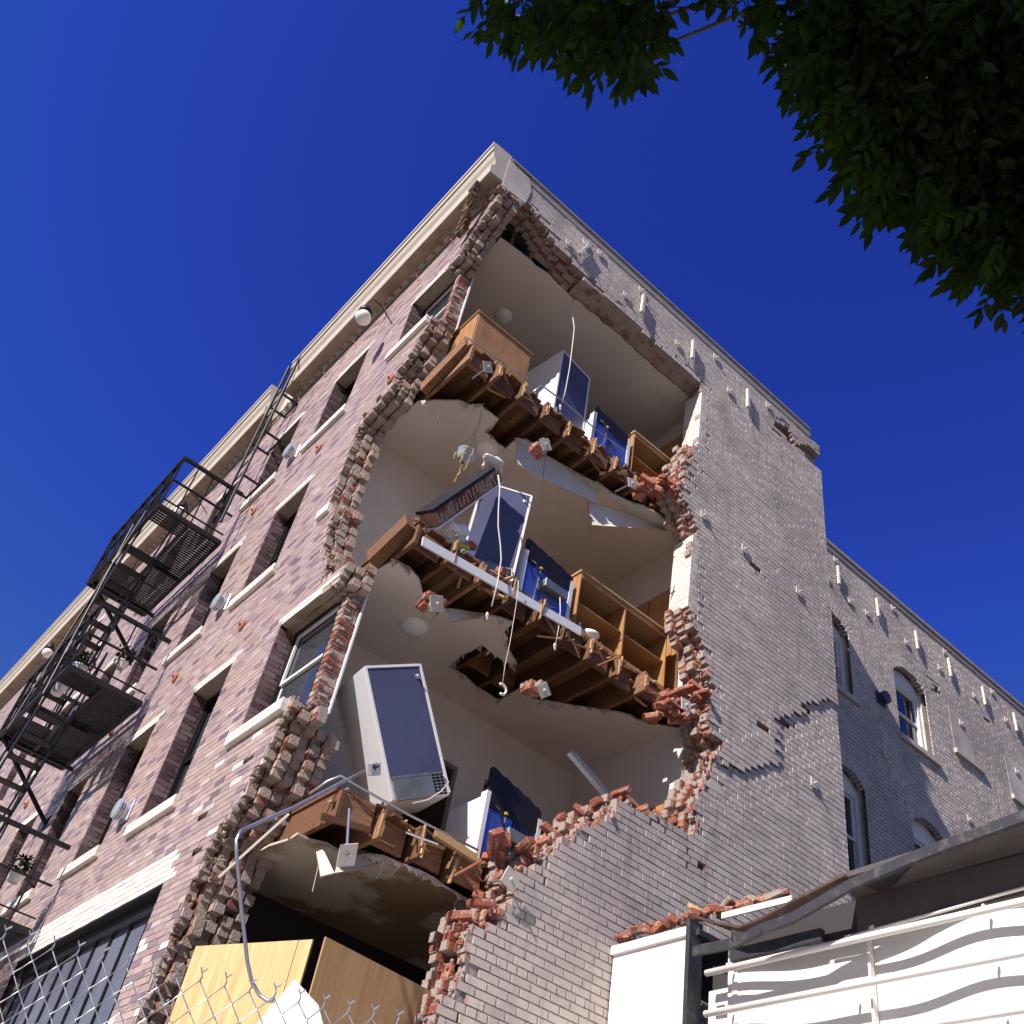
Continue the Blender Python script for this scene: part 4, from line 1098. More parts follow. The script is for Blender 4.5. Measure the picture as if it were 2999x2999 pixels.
rod_plate(1495, 2575, .06, .16, (-.32, .1, 0), 'grey square plate leaning on the rubble at the lower wall top', 0)

# cables
def cable(name, pts, r, label, m='cable', n=6, tip=None, cat='cable'):
    mb = MB(); mb.tube(pts, r, n); o = mb.build(name, M[m], None, True)
    if tip is not None:
        t = MB(); t.lathe([(0, -.06), (.010, -.05), (.018, 0), (.010, .02), (0, .03)], tuple(tip), (.2, -.4, 1), 8); t.build('fitting', M['bowl'], o)
    return tag(o, label, cat)
P = lambda u, v, x=-.25: hit(u, v, 0, x)
cable('hanging_conduit', [P(1676, 880, -.33), P(1675, 910, -.3), P(1682, 960), P(1678, 1000), P(1668, 1080), P(1655, 1150), P(1646, 1180, -.3)], .0085, 'pale bent conduit hanging from top ceiling before the upright refrigerator', tip=P(1641, 1190, -.3), cat='conduit')
cable('hanging_conduit', [P(1459, 1392, -.3), P(1464, 1430), P(1460, 1490, -.2), P(1459, 1540, -.2), P(1466, 1600, -.2), P(1468, 1640, -.2), P(1457, 1710, -.15), P(1440, 1775, -.15)], .0085, 'pale bent conduit hanging from the cloth across the white board', tip=P(1427, 1800, -.15), cat='conduit')
cable('hanging_wire', [P(1518, 1700, -.2), P(1516, 1745, -.2), P(1507, 1800, -.2), P(1494, 1880, -.2), P(1479, 1950, -.2), P(1472, 2000, -.2)], .0042, 'thin wire hanging below white board ending in a white hook')
mb = MB(); h0 = P(1472, 2005, -.2); mb.tube([tuple(h0 + V(0, .055 * math.sin(t) , -.055 + .055 * math.cos(t))) for t in np.linspace(-.6, 3.3, 14)], .014, 8)
tag(mb.build('white_hook', M['bowl'], None, True), 'white curved hook at the end of the thin hanging wire', 'hook')
cable('hanging_wire', [P(1640, 1750, -.3), P(1641, 1790, -.25), P(1636, 1840, -.25), P(1627, 1890, -.25)], .006, 'short pale wire with tip hanging below the blue stove of middle floor', tip=P(1625, 1890, -.25))
# long pipes along the floor edges
cable('floor_pipe', [P(1362, 985, -.36), P(1400, 1010, -.36), P(1470, 1060, -.36), P(1545, 1110, -.36), P(1548, 1135, -.36)], .010, 'thin pipe clipped along the base of the closed cabinet', 'chrome', cat='pipe')
cable('floor_pipe', [P(1560, 1150, -.36), P(1585, 1128, -.36), P(1650, 1175, -.36), P(1730, 1245, -.36), P(1825, 1320, -.36)], .012, 'grey pipe running along top floor edge past the refrigerator', 'chrome', cat='pipe')
cable('floor_pipe', [P(905, 2325, -.5), P(960, 2288, -.42), P(997, 2272, -.36), P(1040, 2298, -.33), P(1200, 2388, -.30), P(1400, 2490, -.26)], .011, 'long thin pipe along the lowest floor edge under the tipping refrigerator', 'chrome', cat='pipe')
# electrical box on conduit bending down to the street
ob = hit(1096, 2253, 0, .02)
o = place_root('electrical_conduit', tuple(ob), 'grey bent conduit with small metal outlet box sweeping down past the gap', 'conduit')
pts = [hit(1068, 2258, 0, .04), hit(1000, 2292, 0, .12), hit(860, 2365, 0, .35), hit(735, 2420, 0, .55), hit(706, 2434, 0, .6), hit(692, 2460, 0, .62), hit(693, 2500, 0, .62), hit(706, 2650, 0, .60), hit(725, 2820, 0, .58), hit(737, 2875, 0, .58), hit(760, 2915, 0, .6), hit(785, 2932, 0, .66), hit(803, 2930, 0, .7)]
mb = MB(); mb.tube([tuple(q - ob) for q in pts], .013, 8); mb.build('pipe', M['chrome'], o, True)
mb = MB(); mb.box((0, 0, 0), (.05, .10, .10), (.55, .3, .2), bev=.004); bxo = mb.build('outlet_box', M['ventm'], o)
mb = MB()
for q in range(5): mb.box((.035, random.uniform(-.03, .03), random.uniform(-.03, .03)), (.006, .008, .035), (random.uniform(0, 3), 0, 0))
mb.build('terminals', M['black'], bxo)
# lath stick and rods by the front wall edge
a = hit(640, 2570, 1, -.05); b2 = hit(845, 2385, 1, .30)
mb = MB(); mb.bar(a, b2, .03, .02); tag(mb.build('wooden_lath', M['cable']), 'long dirty wooden lath slanting across the broken front wall edge', 'stick')
for (u0_, v0_, u1_, v1_, x, r, lab) in ((1190, 2438, 1282, 2472, .0, .010, 'pale rod lying over the lowest floor edge'), (1330, 2565, 1408, 2522, .02, .011, 'rusty rod sticking out of the lower rubble'), (1350, 2540, 1400, 2620, .0, .009, 'rusty bent rod pointing down from the lower rubble'), (1325, 1668, 1395, 1650, -.28, .010, 'brown rod sticking out beneath the long white board'), (1750, 1950, 1808, 1925, -.15, .010, 'brown rod sticking out below the long open cabinet')):
    mb = MB(); mb.tube([tuple(hit(u0_, v0_, 0, x)), tuple(hit(u1_, v1_, 0, x - .05))], r, 6); tag(mb.build('metal_rod', M['rustdisc'] if 'rusty' in lab or 'brown' in lab else M['chrome']), lab, 'rod')
# fallen lamp fixture leaning in the lowest room
a = hit(1668, 2205, 0, -.85); b2 = hit(1775, 2330, 0, -.7)
o = place_root('tube_light_fixture', tuple(a), 'blue grey tube light housing leaning against the rubble in lowest room', 'light fixture')
mb = MB(); mb.bar((0, 0, 0), b2 - a, .15, .05, 0, (.8, .5, .2)); mb.build('housing', M['ventm'], o)
mb = MB(); mb.tube([(.05, -.03, .0), tuple(b2 - a + V(.05, -.03, 0))], .014, 8); mb.tube([(.05, .03, .0), tuple(b2 - a + V(.05, .03, 0))], .014, 8); mb.build('tube', M['chrome'], o)
# pale split plank at lowest floor edge
mb = MB(); mb.bar(hit(1275, 2440, 0, -.30), hit(1392, 2515, 0, -.28), .05, .07); tag(mb.build('split_plank', M['woodpale']), 'short pale split plank lying on the lowest floor edge', 'plank')
# bent gas bracket wood braces beneath lowest floor
mb = MB(); mb.bar(hit(940, 2390, 0, -.25), hit(1083, 2432, 0, -.22), .03, .05); tag(mb.build('bent_batten', M['wood']), 'cracked orange batten under the corner of the lowest floor', 'batten')

# plywood sheets
def sheet(pts, th, name, m, label, cat):
    mb = MB(); c = sum(pts) / len(pts); n_ = np.cross(pts[1] - pts[0], pts[2] - pts[0]); n_ /= np.linalg.norm(n_); k = len(pts)
    o = place_root(name, tuple(c), label, cat) if False else None
    mb.add([tuple(q) for q in pts] + [tuple(q + n_ * th) for q in pts], [tuple(range(k)), tuple(range(2 * k - 1, k - 1, -1))] + [(i, (i + 1) % k, k + (i + 1) % k, k + i) for i in range(k)])
    return tag(mb.build(name, m), label, cat)
a0 = hit(574, 2771, 2, 4.3); a1 = hit(916, 2751, 2, 4.3); mid = a0 + (a1 - a0) * .89
sheet([a0, mid - (a1 - a0) * .006, mid - (a1 - a0) * .006 - V(0, 0, 3.4), a0 - V(0, 0, 3.4)], .018, 'plywood_sheet', M['ply'], 'wide bright yellow plywood sheet closing the street corner', 'plywood')
sheet([mid, a1, a1 - V(0, 0, 3.4), mid - V(0, 0, 3.4)], .018, 'plywood_sheet', M['ply'], 'narrow bright plywood strip beside the wide yellow sheet', 'plywood')
b0 = hit(955, 2743, 2, 4.28); b1 = hit(1219, 2880, 2, 4.28)
sheet([b0, b1 + (b1 - b0) * .3, b1 + (b1 - b0) * .3 - V(0, 0, 3.4), b0 - V(0, 0, 3.4)], .018, 'plywood_sheet', M['plydark'], 'darker brown plywood sheet left of the lower grey wall', 'plywood')
# white folded sheet hung at the fence
pw = [hit(862, 2868, 0, 1.2), hit(932, 2945, 0, 1.35), hit(960, 3060, 0, 1.4), hit(700, 3060, 0, 1.2)]
sheet(pw, .006, 'folded_sheet', M['enamel'], 'bright white folded sheet hanging behind the wire fence', 'sheet')

# ------------------------------------------------------------------ fire escape
FE = place_root('fire_escape', (-7.1, -.6, 8.4), 'black iron fire escape with platforms, stairs and roof ladder on the purple brick front', 'fire escape')
fo = V(-7.1, -.6, 8.4)
def fe_part(mb, name, parent=None):
    mb.v = [(a - fo[0], b - fo[1], c - fo[2]) for a, b, c in mb.v]
    return mb.build(name, M['iron'], parent or FE)
def platform(z, x0, x1, hole, y0=-.12, y1=-1.15):
    f = MB()
    for y in (y0, y1, (y0 + y1) / 2): f.bx(x0, x1, y - .022, y + .022, z - .07, z)
    for x in (x0, x1, (x0 + x1) / 2): f.bx(x - .022, x + .022, y1 - .0, y0, z - .072, z - .002)
    pf = fe_part(f, 'platform_frame')
    s = MB(); x = x0 + .04
    while x < x1 - .04:
        ys = [(y1, y0)]
        if hole[0] < x < hole[1]: ys = [(hole[2], y0)]
        for a, b in ys: s.bx(x, x + .043, a, b, z, z + .01)
        x += .062
    fe_part(s, 'floor_slats', pf)
    r = MB()
    zt = z + 1.0
    cs = [(x0, y0), (x0, y1), (x1, y1), (x1, y0)]
    for (a, b), (c, d) in zip(cs[:-1], cs[1:]):
        r.bar((a, b, zt), (c, d, zt), .055, .05); r.bar((a, b, z + .52), (c, d, z + .52), .04, .02); r.bar((a, b, z + .12), (c, d, z + .12), .03, .012)
    fe_part(r, 'hand_rail')
    n = 7
    b = MB()
    for k in range(n + 1): xx = x0 + (x1 - x0) * k / n; b.bar((xx, y1, z - .05), (xx, y1, zt), .028 if k % 3 else .05, .025)
    for k in range(1, 4):
        yy = y0 + (y1 - y0) * k / 4
        for xx in (x0, x1): b.bar((xx, yy, z - .05), (xx, yy, zt), .02, .02)
    fe_part(b, 'baluster')
    for x in (x0 + .15,):
        k = MB(); k.bar((x, y1 + .05, z - .07), (x, -.01, z - .95), .05, .05); k.bar((x, y1 + .05, z - .06), (x, -.0, z - .06), .05, .05); k.bx(x - .06, x + .06, -.02, .0, z - 1.05, z - .85)
        fe_part(k, 'bracket')
for z, x0, x1, hole in ((11.25, -8.42, -5.68, (-7.6, -6.2, -.62)), (8.38, -8.66, -5.82, (-7.8, -6.4, -.62)), (5.30, -8.9, -5.95, (-8.0, -6.6, -.62))):
    platform(z, x0, x1, hole)
for zt, zb, xt, xb in ((11.25, 8.40, -6.5, -8.25), (8.38, 5.32, -6.7, -8.5)):
    for y in (-1.10, -.66):
        s = MB(); s.bar((xt, y, zt), (xb, y, zb), .02, .13); fe_part(s, 'stringer')
        s = MB(); s.bar((xt, y, zt + .9), (xb, y, zb + .9), .025, .025); s.bar((xt, y, zt + .9), (xt, y, zt), .025, .025); s.bar((xb, y, zb + .9), (xb, y, zb), .025, .025); s.bar((xt + (xb - xt) * .5, y, (zt + zb) / 2 + .9), (xt + (xb - xt) * .5, y, (zt + zb) / 2), .02, .02); fe_part(s, 'stair_rail')
    n = 11
    for k in range(1, n):
        t = k / n; s = MB(); s.box((xt + (xb - xt) * t, -.88, zt + (zb - zt) * t), (.17, .43, .015)); fe_part(s, 'tread')
# roof ladder
l = MB()
for x in (-5.33, -5.75): l.tube([(x, -.32, 11.28), (x, -.32, 14.9), (x, -.32, 15.42)], .024, 8)
LD = fe_part(l, 'roof_ladder')
l = MB(); zz = 11.5
while zz < 15.3: l.tube([(-5.33, -.32, zz), (-5.75, -.32, zz)], .012, 6); zz += .30
fe_part(l, 'rung', LD)
for zz in (12.3, 13.35, 14.3):
    l = MB()
    for x in (-5.33, -5.75): l.bar((x, -.32, zz), (x, -.0, zz), .04, .02)
    l.bar((-5.33, -.03, zz), (-5.75, -.03, zz), .03, .03); fe_part(l, 'wall_bracket', LD)
# stay cables in front
for (u0_, v0_, u1_, v1_) in ((428, 1494, 222, 1818), (390, 1535, 262, 1775)):
    a = hit(u0_, v0_, 1, -1.22); b2 = hit(u1_, v1_, 1, -1.22); s = MB(); s.tube([tuple(a), tuple(b2 + (b2 - a) * .9)], .0045, 6)
    s.v = [(x - fo[0], y - fo[1], z - fo[2]) for x, y, z in s.v]; s.build('drop_cable', M['cable'], FE)
# pots on the fire escape
def potted(x, y, z, label, r=.13, leafy=True, hang=False):
    o = place_root('potted_plant', (x, y, z), label, 'potted plant', 'pots on the fire escape')
    mb = MB(); mb.lathe([(0, 0), (r * .7, 0), (r, r * 1.3), (r * 1.08, r * 1.3), (r * 1.08, r * 1.5), (r * .9, r * 1.5), (0, r * 1.35)], (0, 0, 0), (0, 0, 1), 16); mb.build('pot', M['ventm'] if not hang else M['bowl'], o)
    mb = MB()
    for k in range(120):
        t = random.uniform(0, 6.28); q = random.random() ** .6 * r * 1.7
        mb.box((q * math.cos(t), q * math.sin(t), r * 1.5 + random.uniform(0, .22)), (.06, .022, .002), (random.uniform(-1, 1), random.uniform(-1.2, 1.2), random.uniform(0, 6)))
    mb.build('foliage', M['leaf'], o)
    if hang: mb = MB(); mb.tube([(0, 0, r * 1.5), (0, 0, .75)], .004, 5); mb.build('hook_wire', M['black'], o)
potted(-6.35, -1.0, 8.39, 'bushy plant in a grey pot on the middle platform end'); potted(-6.05, -1.0, 8.39, 'second grey pot nearest the rail end of the middle platform', .10); potted(-6.75, -1.0, 8.39, 'third grey pot beside the stair top of the middle platform', .10)
potted(-6.0, -.55, 8.75, 'white pot hanging from rail end of the middle platform', .08, True, True); potted(-6.15, -.5, 5.75, 'white pot hanging from rail end of the lowest platform', .08, True, True)

# gooseneck lamps
def goose(x, z, label):
    o = place_root('wall_lamp', (x, 0, z), label, 'wall lamp', 'globe lamps on bent arms below the cornice')
    mb = MB(); mb.tube([(0, 0, 0), (0, -.10, .07), (0, -.22, .16), (0, -.32, .20), (0, -.40, .18), (0, -.43, .10)], .009, 8); mb.build('arm', M['black'], o, True)
    mb = MB(); mb.lathe([(0, .11), (.03, .11), (.05, .07), (.10, -.02), (.11, -.09), (.10, -.09), (.04, .05), (0, .06)], (0, -.43, -.13), (0, 0, 1), 20); mb.build('shade', M['black'], o, True)
    mb = MB(); R_ = .115; mb.lathe([(R_ * math.sin(t), -R_ * math.cos(t)) for t in np.linspace(0, 2.7, 14)], (0, -.43, -.30), (0, 0, 1), 24); mb.build('globe', M['globe'], o, True)
goose(-2.26, 13.60, 'globe lamp nearest the broken corner of the building'); goose(-8.1, 13.50, 'globe lamp above the top platform of the fire escape'); goose(-14.6, 13.42, 'globe lamp at the left margin beyond the fire escape')

# round wall vents
def vent(loc, nx, label, blue=False):
    o = place_root('wall_vent', loc, label, 'vent'); a = Vector(nx)
    mb = MB()
    if abs(nx[1]) > .5: mb.box((0, -.012, 0), (.26, .02, .26), None, bev=.004)
    else: mb.box((.012, 0, 0), (.02, .26, .26), None, bev=.004)
    m_ = M['ventm'] if not blue else M['steelblue']
    mb.build('wall_plate', m_, o)
    mb = MB(); mb.lathe([(.085, .02), (.085, .06), (.115, .062), (.115, .072), (.08, .075), (.08, .09), (.115, .092), (.115, .102), (.08, .105), (.08, .12), (.12, .122), (.115, .145), (.06, .158), (0, .16)], (0, 0, 0), nx, 28); mb.build('hood', m_, o)
vent((-4.25, 0, 12.22), (0, -1, 0), 'round metal vent beside the top row of front windows'); vent((-4.42, 0, 9.38), (0, -1, 0), 'round metal vent beside the middle row of front windows'); vent((-4.62, 0, 6.42), (0, -1, 0), 'round metal vent beside the lowest row of front windows')
vent((RX, 10.42, 12.55), (1, 0, 0), 'round bluish vent between two arched windows of the grey wall', True)

# ------------------------------------------------------------------ rubble (loose bricks one can count)
def loose(p, label, grp, s=1.0, m='red', half=False):
    mb = MB(); mb.box((0, 0, 0), ((.21 if not half else .11) * s, .10 * s, .065 * s), None, 0, bev=.007)
    mb.v = [(a + random.uniform(-.004, .004), b + random.uniform(-.004, .004), c + random.uniform(-.004, .004)) for a, b, c in mb.v]
    o = mb.build('loose_brick', M[m]); o.location = p; o.rotation_euler = (random.gauss(0, .5), random.gauss(0, .4), random.uniform(0, 3.14))
    return tag(o, label, 'brick', grp)
GR1 = 'loose bricks on top of the broken lower grey wall'
for k, (y, z) in enumerate([(3.9, 6.80), (3.7, 6.78), (3.52, 6.80), (3.3, 6.78), (3.1, 6.62), (2.92, 6.42), (2.75, 6.28), (2.6, 6.06), (2.45, 5.88), (2.30, 5.74), (2.15, 5.62), (2.05, 5.36), (1.95, 5.14), (1.85, 5.0), (1.7, 4.86), (4.1, 6.82), (2.2, 5.70), (2.02, 5.58)]):
    loose((random.uniform(-.30, -.06), y + random.uniform(-.04, .04), z + .05), 'loose red brick on the broken top of the lower grey wall', GR1)
# extra piled bricks: two large ones in front of the blue stove
for u, v, lab in ((1452, 2468, 'large loose brick left in front of the lowest blue stove'), (1482, 2460, 'large loose brick standing on end before the lowest blue stove')):
    p = hit(u, v, 0, -.18); loose(p, lab, None, 1.25)
GR2 = 'loose bricks heaped where the top floor meets the pier'
for k in range(26):
    t = random.random(); y = 3.30 + .75 * t; z = 11.40 + .55 * t + random.uniform(-.45 * t - .1, .12)
    loose((random.uniform(-.36, -.10), y, z), 'loose brick in the heap where top floor meets the grey pier', GR2)
GR3 = 'loose bricks heaped where the middle floor meets the pier'
for k in range(17):
    t = random.random(); y = 3.85 + .65 * t; z = 8.22 + .30 * t + random.uniform(-.2, .3)
    loose((random.uniform(-.34, -.02), y, z), 'loose brick in the heap where middle floor meets the grey pier', GR3)
GR5 = 'loose bricks hanging on the broken front wall ledges'
for (x, z) in ((-1.6, 11.35), (-1.85, 11.22), (-1.25, 11.75), (-1.6, 8.75), (-1.5, 8.65), (-1.40, 8.38), (-1.3, 8.22), (-1.0, 6.42), (-1.2, 6.36), (-1.5, 8.5)):
    loose((x - .05, random.uniform(.06, .25), z), 'loose brick on a broken ledge of the purple front wall', GR5, 1, 'tan' if random.random() < .6 else 'red')
# timber post end at the front wall / middle floor
mb = MB(); mb.bar(hit(1205, 1530, 0, -.42), hit(1090, 1640, 0, -.95), .14, .20); tag(mb.build('timber_beam', M['wood']), 'thick split timber beam end at the front corner of middle floor', 'beam')
mb = MB(); mb.bar(hit(1370, 1005, 0, -.42), hit(1240, 1140, 0, -1.2), .10, .22); tag(mb.build('timber_beam', M['wood']), 'thick timber rim beam beneath the closed cabinet of top floor', 'beam')

# ------------------------------------------------------------------ neighbouring low building (lower right)
NB = place_root('low_building', (2.5, 3.3, 0), 'low white sheet clad building with bent dark steel eave at lower right', 'building')
no = V(2.5, 3.3, 0)
def nb(mb, name, m, parent=None, smooth=False):
    mb.v = [(a - no[0], b - no[1], c - no[2]) for a, b, c in mb.v]
    return mb.build(name, m, parent or NB, smooth)
mb = MB(); mb.bx(.015, .92, 3.30, 3.34, 0, 5.22); nb(mb, 'end_panel', M['white_paint'])
mb = MB(); mb.bx(.0, .93, 3.27, 3.36, 5.14, 5.225, bev=.006); nb(mb, 'cap_strip', M['white_paint'])
mb = MB(); mb.bx(.925, .968, 3.24, 3.40, 0, 5.27); nb(mb, 'steel_post', M['darkbeam'])
# bulging cladding
mb = MB(); nx_, nz_ = 60, 40; X0, X1, Z0, Z1 = 1.28, 5.6, 0.0, 4.98
vs = []
for i in range(nz_ + 1):
    for j in range(nx_ + 1):
        x = X0 + (X1 - X0) * j / nx_; z = Z0 + (Z1 - Z0) * i / nz_
        y = 3.40 + .030 * math.sin(x * 2.9 + .9) + .012 * math.sin(x * 6.1 + z * .6)
        vs.append((x, y, z))
mb.add(vs, [(i * (nx_ + 1) + j, i * (nx_ + 1) + j + 1, (i + 1) * (nx_ + 1) + j + 1, (i + 1) * (nx_ + 1) + j) for i in range(nz_) for j in range(nx_)])
nb(mb, 'wall_cladding', M['corr'], None, True)
mb = MB(); mb.bx(1.0, 12, 3.50, 9, 0, 4.95); nb(mb, 'block_wall', M['darkwall'])
for x in (1.33, 2.55, 3.72, 4.9):
    mb = MB(); mb.bx(x, x + .05 if x < 2 else x + .018, 3.35, 3.40, 0, 4.93); nb(mb, 'batten', M['white_paint'])
mb = MB(); mb.bx(1.05, 1.29, 3.40, 3.43, 0, 4.7); nb(mb, 'side_strip', M['white_paint'])
for z in (4.77, 4.455, 4.125, 3.80):
    mb = MB(); mb.tube([(1.16, 3.24, z), (3, 3.24, z), (6, 3.24, z)], .026, 12); pp = nb(mb, 'bumper_pipe', M['white_paint'], None, True)
    for x in (1.36, 2.45, 3.5, 4.6): 
        mb = MB(); mb.bx(x - .008, x + .008, 3.25, 3.30, z + .02, z + .05); nb(mb, 'pipe_bracket', M['white_paint'])
# soffit and fascia
mb = MB(); mb.add([(2.5, 3.42, 5.12), (6, 3.42, 5.16), (6, 2.97, 5.20), (2.5, 3.05, 5.13), (2.5, 3.42, 5.16), (6, 3.42, 5.20), (6, 2.97, 5.24), (2.5, 3.05, 5.17)], [(0, 1, 2, 3), (4, 5, 6, 7), (0, 1, 5, 4), (1, 2, 6, 5), (2, 3, 7, 6), (3, 0, 4, 7)]); nb(mb, 'soffit', M['undereave'])
mb = MB(); mb.bx(1.3, 2.5, 3.36, 3.47, 4.86, 5.12); nb(mb, 'head_board', M['darkwall'])  # this stretch left black for the dark inside the eave
mb = MB(); mb.bx(2.502, 6, 3.33, 3.47, 4.86, 5.13); nb(mb, 'head_board', M['undereave'])
bmp = [hit(2031, 2787, 1, 3.02), hit(2150, 2762, 1, 3.02), hit(2230, 2722, 1, 3.02), hit(2320, 2690, 1, 3.02), hit(2500, 2588, 1, 3.03), hit(2700, 2502, 1, 3.03), hit(2999, 2392, 1, 3.0), hit(3250, 2300, 1, 2.98)]
mb = MB()
for a, b2 in zip(bmp[:-1], bmp[1:]): mb.bar(a, b2 + (b2 - a) * .01, .035, .075)
nb(mb, 'fascia_beam', M['darkbeam'])
# roof sheet behind the fascia, buckled strip
mb = MB(); r0 = [(p_[0], p_[1] + .02, p_[2] + .035) for p_ in bmp]; r0 = r0[4:]; r1 = [(p_[0] + .05, 4.6, 5.42 + .02 * k) for k, p_ in enumerate(bmp[4:])]
n_ = len(r0); mb.add(r0 + r1 + [(a, b2, c - .03) for a, b2, c in r0 + r1], [(k, k + 1, n_ + k + 1, n_ + k) for k in range(n_ - 1)] + [(2 * n_ + k, 2 * n_ + k + 1, 3 * n_ + k + 1, 3 * n_ + k) for k in range(n_ - 1)] + [(k, k + 1, 2 * n_ + k + 1, 2 * n_ + k) for k in range(n_ - 1)]); nb(mb, 'roof_sheet', M['darkbeam'])
mb = MB(); mb.bx(.02, 1.0, 3.32, 4.6, 5.15, 5.20); nb(mb, 'flat_roof', M['darkbeam'])
sp = [hit(2045, 2688, 1, 3.25), hit(2110, 2710, 1, 3.2), hit(2180, 2722, 1, 3.18), hit(2240, 2700, 1, 3.15), hit(2330, 2650, 1, 3.12), hit(2490, 2572, 1, 3.05)]
mb = MB()
for a, b2 in zip(sp[:-1], sp[1:]): mb.bar(a, b2, .12, .018)
nb(mb, 'buckled_flashing', M['rustbeam'])
mb = MB(); a = hit(2115, 2683, 1, 3.35); b2 = hit(2320, 2632, 1, 3.35); mb.bar(a, b2, .02, .05); nb(mb, 'white_trim', M['white_paint'])
mb = MB(); mb.bx(1.36, 2.22, 3.28, 3.34, 4.84, 4.94, bev=.004); nb(mb, 'lamp_box', M['darkbeam'])
mb = MB(); fl = [(2.25, 3.34, 4.80), (2.45, 3.3, 4.83), (2.8, 3.3, 4.845), (3.2, 3.3, 4.86), (3.6, 3.3, 4.88), (4.2, 3.3, 4.90), (5, 3.3, 4.92)]; mb.tube(fl, .012, 8); nb(mb, 'flexible_conduit', M['white_paint'], None, True)
# rubble on its roof
GR4 = 'loose bricks lying on the roof edge of the low white building'
for k in range(34):
    u = 1790 + k * 15.5 + random.uniform(-8, 8); v = np.interp(u, [1790, 2020, 2100, 2360], [2752, 2690, 2668, 2610]) + random.uniform(-10, 6)
    if u > 2330: continue
    p = hit(u, v, 1, 3.42 + random.uniform(-.04, .12)); loose(p, 'loose brick on the roof edge of the low white building', GR4, .95 if random.random() < .5 else .75, random.choice(('red', 'red', 'tan')), random.random() < .4)
p = hit(1782, 2722, 1, 3.38); mb = MB(); mb.box(p, (.20, .12, .12), (.3, .5, .4), bev=.02); tag(mb.build('dark_lump', M['darkbeam']), 'dark purple lump at the left end of low roof', 'debris')
mb = MB(); mb.bar(hit(2018, 2650, 1, 3.4), hit(2056, 2672, 1, 3.38), .03, .035); tag(mb.build('wood_offcut', M['woodpale']), 'small pale wood offcut among the bricks on the low roof', 'wood')

# ------------------------------------------------------------------ chain link fence
hh = V(-0.84649, 0.53241, 0); rt = V(0.53241, 0.84649, 0)
fc = V(CAM[0], CAM[1], 0) + hh * 3.0
FN = place_root('chain_link_fence', tuple(fc), 'galvanised chain link fence with open twisted tips at lower left', 'fence')
mb = MB(); px, ph_ = .070, .082; top = 2.47; x = -2.6; k = 0
rad = .0021
rows_ = 22
while x < .62:
    for r in range(rows_):
        z = top - r * ph_
        for sgn in (-1, 1):
            a = rt * x + V(0, 0, z); b2 = rt * (x + sgn * px / 2) + V(0, 0, z - ph_ / 2); c2 = rt * x + V(0, 0, z - ph_)
            mb.tube([tuple(a + hh * .003 * sgn), tuple(b2), tuple(c2 - hh * .003 * sgn)], rad, 5, cap=False)
    a = rt * x + V(0, 0, top)
    mb.tube([tuple(a), tuple(a + rt * .002 + V(0, 0, .012)), tuple(a - rt * .002 + V(0, 0, .024)), tuple(a + rt * .010 + V(0, 0, .036))], rad * 1.25, 5)
    mb.tube([tuple(a + V(0, 0, .02)), tuple(a - rt * .010 + V(0, 0, .036))], rad, 5)
    x += px; k += 1
mb.build('wire_mesh', M['wire'], FN)
for xx in (-2.65, .65):
    mb = MB(); p = rt * xx; mb.tube([tuple(p + V(0, 0, 0)), tuple(p + V(0, 0, 2.3 if xx > 0 else 2.3))], .025, 10); mb.build('post', M['wire'], FN)

# ------------------------------------------------------------------ tree overhanging at the upper right
k_ = 1.5523
edge_px = [(848, -60), (848, 0), (868, 18), (885, 45), (896, 80), (912, 112), (930, 92), (960, 92), (985, 118), (1010, 112), (1042, 130), (1058, 160), (1082, 150), (1105, 175), (1135, 212), (1155, 190), (1185, 198), (1205, 182), (1232, 172), (1245, 145), (1262, 100), (1275, 60), (1295, 30), (1345, 20), (1372, 55), (1405, 112), (1430, 98), (1442, 140), (1482, 178), (1500, 200), (1520, 228), (1535, 262), (1552, 292), (1575, 320), (1560, 345), (1555, 378), (1568, 405), (1600, 432), (1650, 478), (1672, 468), (1700, 480), (1745, 462), (1772, 478), (1795, 505), (1790, 540), (1772, 572), (1790, 605), (1835, 598), (1870, 618), (1932, 600), (2100, 640), (2100, -60)]
epoly = np.array([(a * k_, b * k_) for a, b in edge_px])
T0 = V(9.2, .9, 0)
TR = place_root('leafy_tree', tuple(T0), 'dark leafy street tree hanging into the sky at upper right', 'tree')
def depth_of(u, v):
    return 4.3 + 1.5 * max(0, min(1, (u - 1300) / 1700))
# the crown is one big volume of leaves; the part of it that the street corner view sees keeps to the outline of the real tree
def to_px(P):
    q = (P - CAM) @ R.T
    return q[:, 0] / q[:, 2] * F_PX + CX, q[:, 1] / q[:, 2] * F_PX + CY, q[:, 2]
bm_ = MB()
trunk = [T0, T0 + V(-.05, -.02, 1.4), T0 + V(-.2, -.1, 2.8), T0 + V(-.5, -.3, 4.0)]
bm_.tube([tuple(q - T0) for q in trunk], [.19, .16, .14, .12], 12)
forkpt = V(7.6, -.3, 6.9)
bm_.tube([tuple(trunk[-1] - T0), tuple((trunk[-1] + forkpt) / 2 + V(.15, 0, .1) - T0), tuple(forkpt - T0)], [.12, .10, .08], 10)
tgts = []
for (u, v) in [(1400, -20), (1640, 160), (1780, 200), (1960, -20), (2300, 200), (2480, 460), (2700, 560), (2860, 760), (2950, 600), (2600, 200), (2800, 100)]:
    t = ray(u, v); tgts.append(CAM + t / np.linalg.norm(t) * (depth_of(u, v) + .75))
tgts += [V(8.6, -3.4, 7.4), V(6.6, -4.0, 7.8), V(9.8, -1.2, 7.5), V(7.4, -2.0, 8.6)]
for t in tgts:
    m1 = forkpt + (t - forkpt) * .45 + V(0, 0, .35)
    bm_.tube([tuple(forkpt - T0), tuple(m1 - T0), tuple(t - T0)], [.035, .018, .005], 6)
bm_.build('trunk', M['bark'], TR, True)
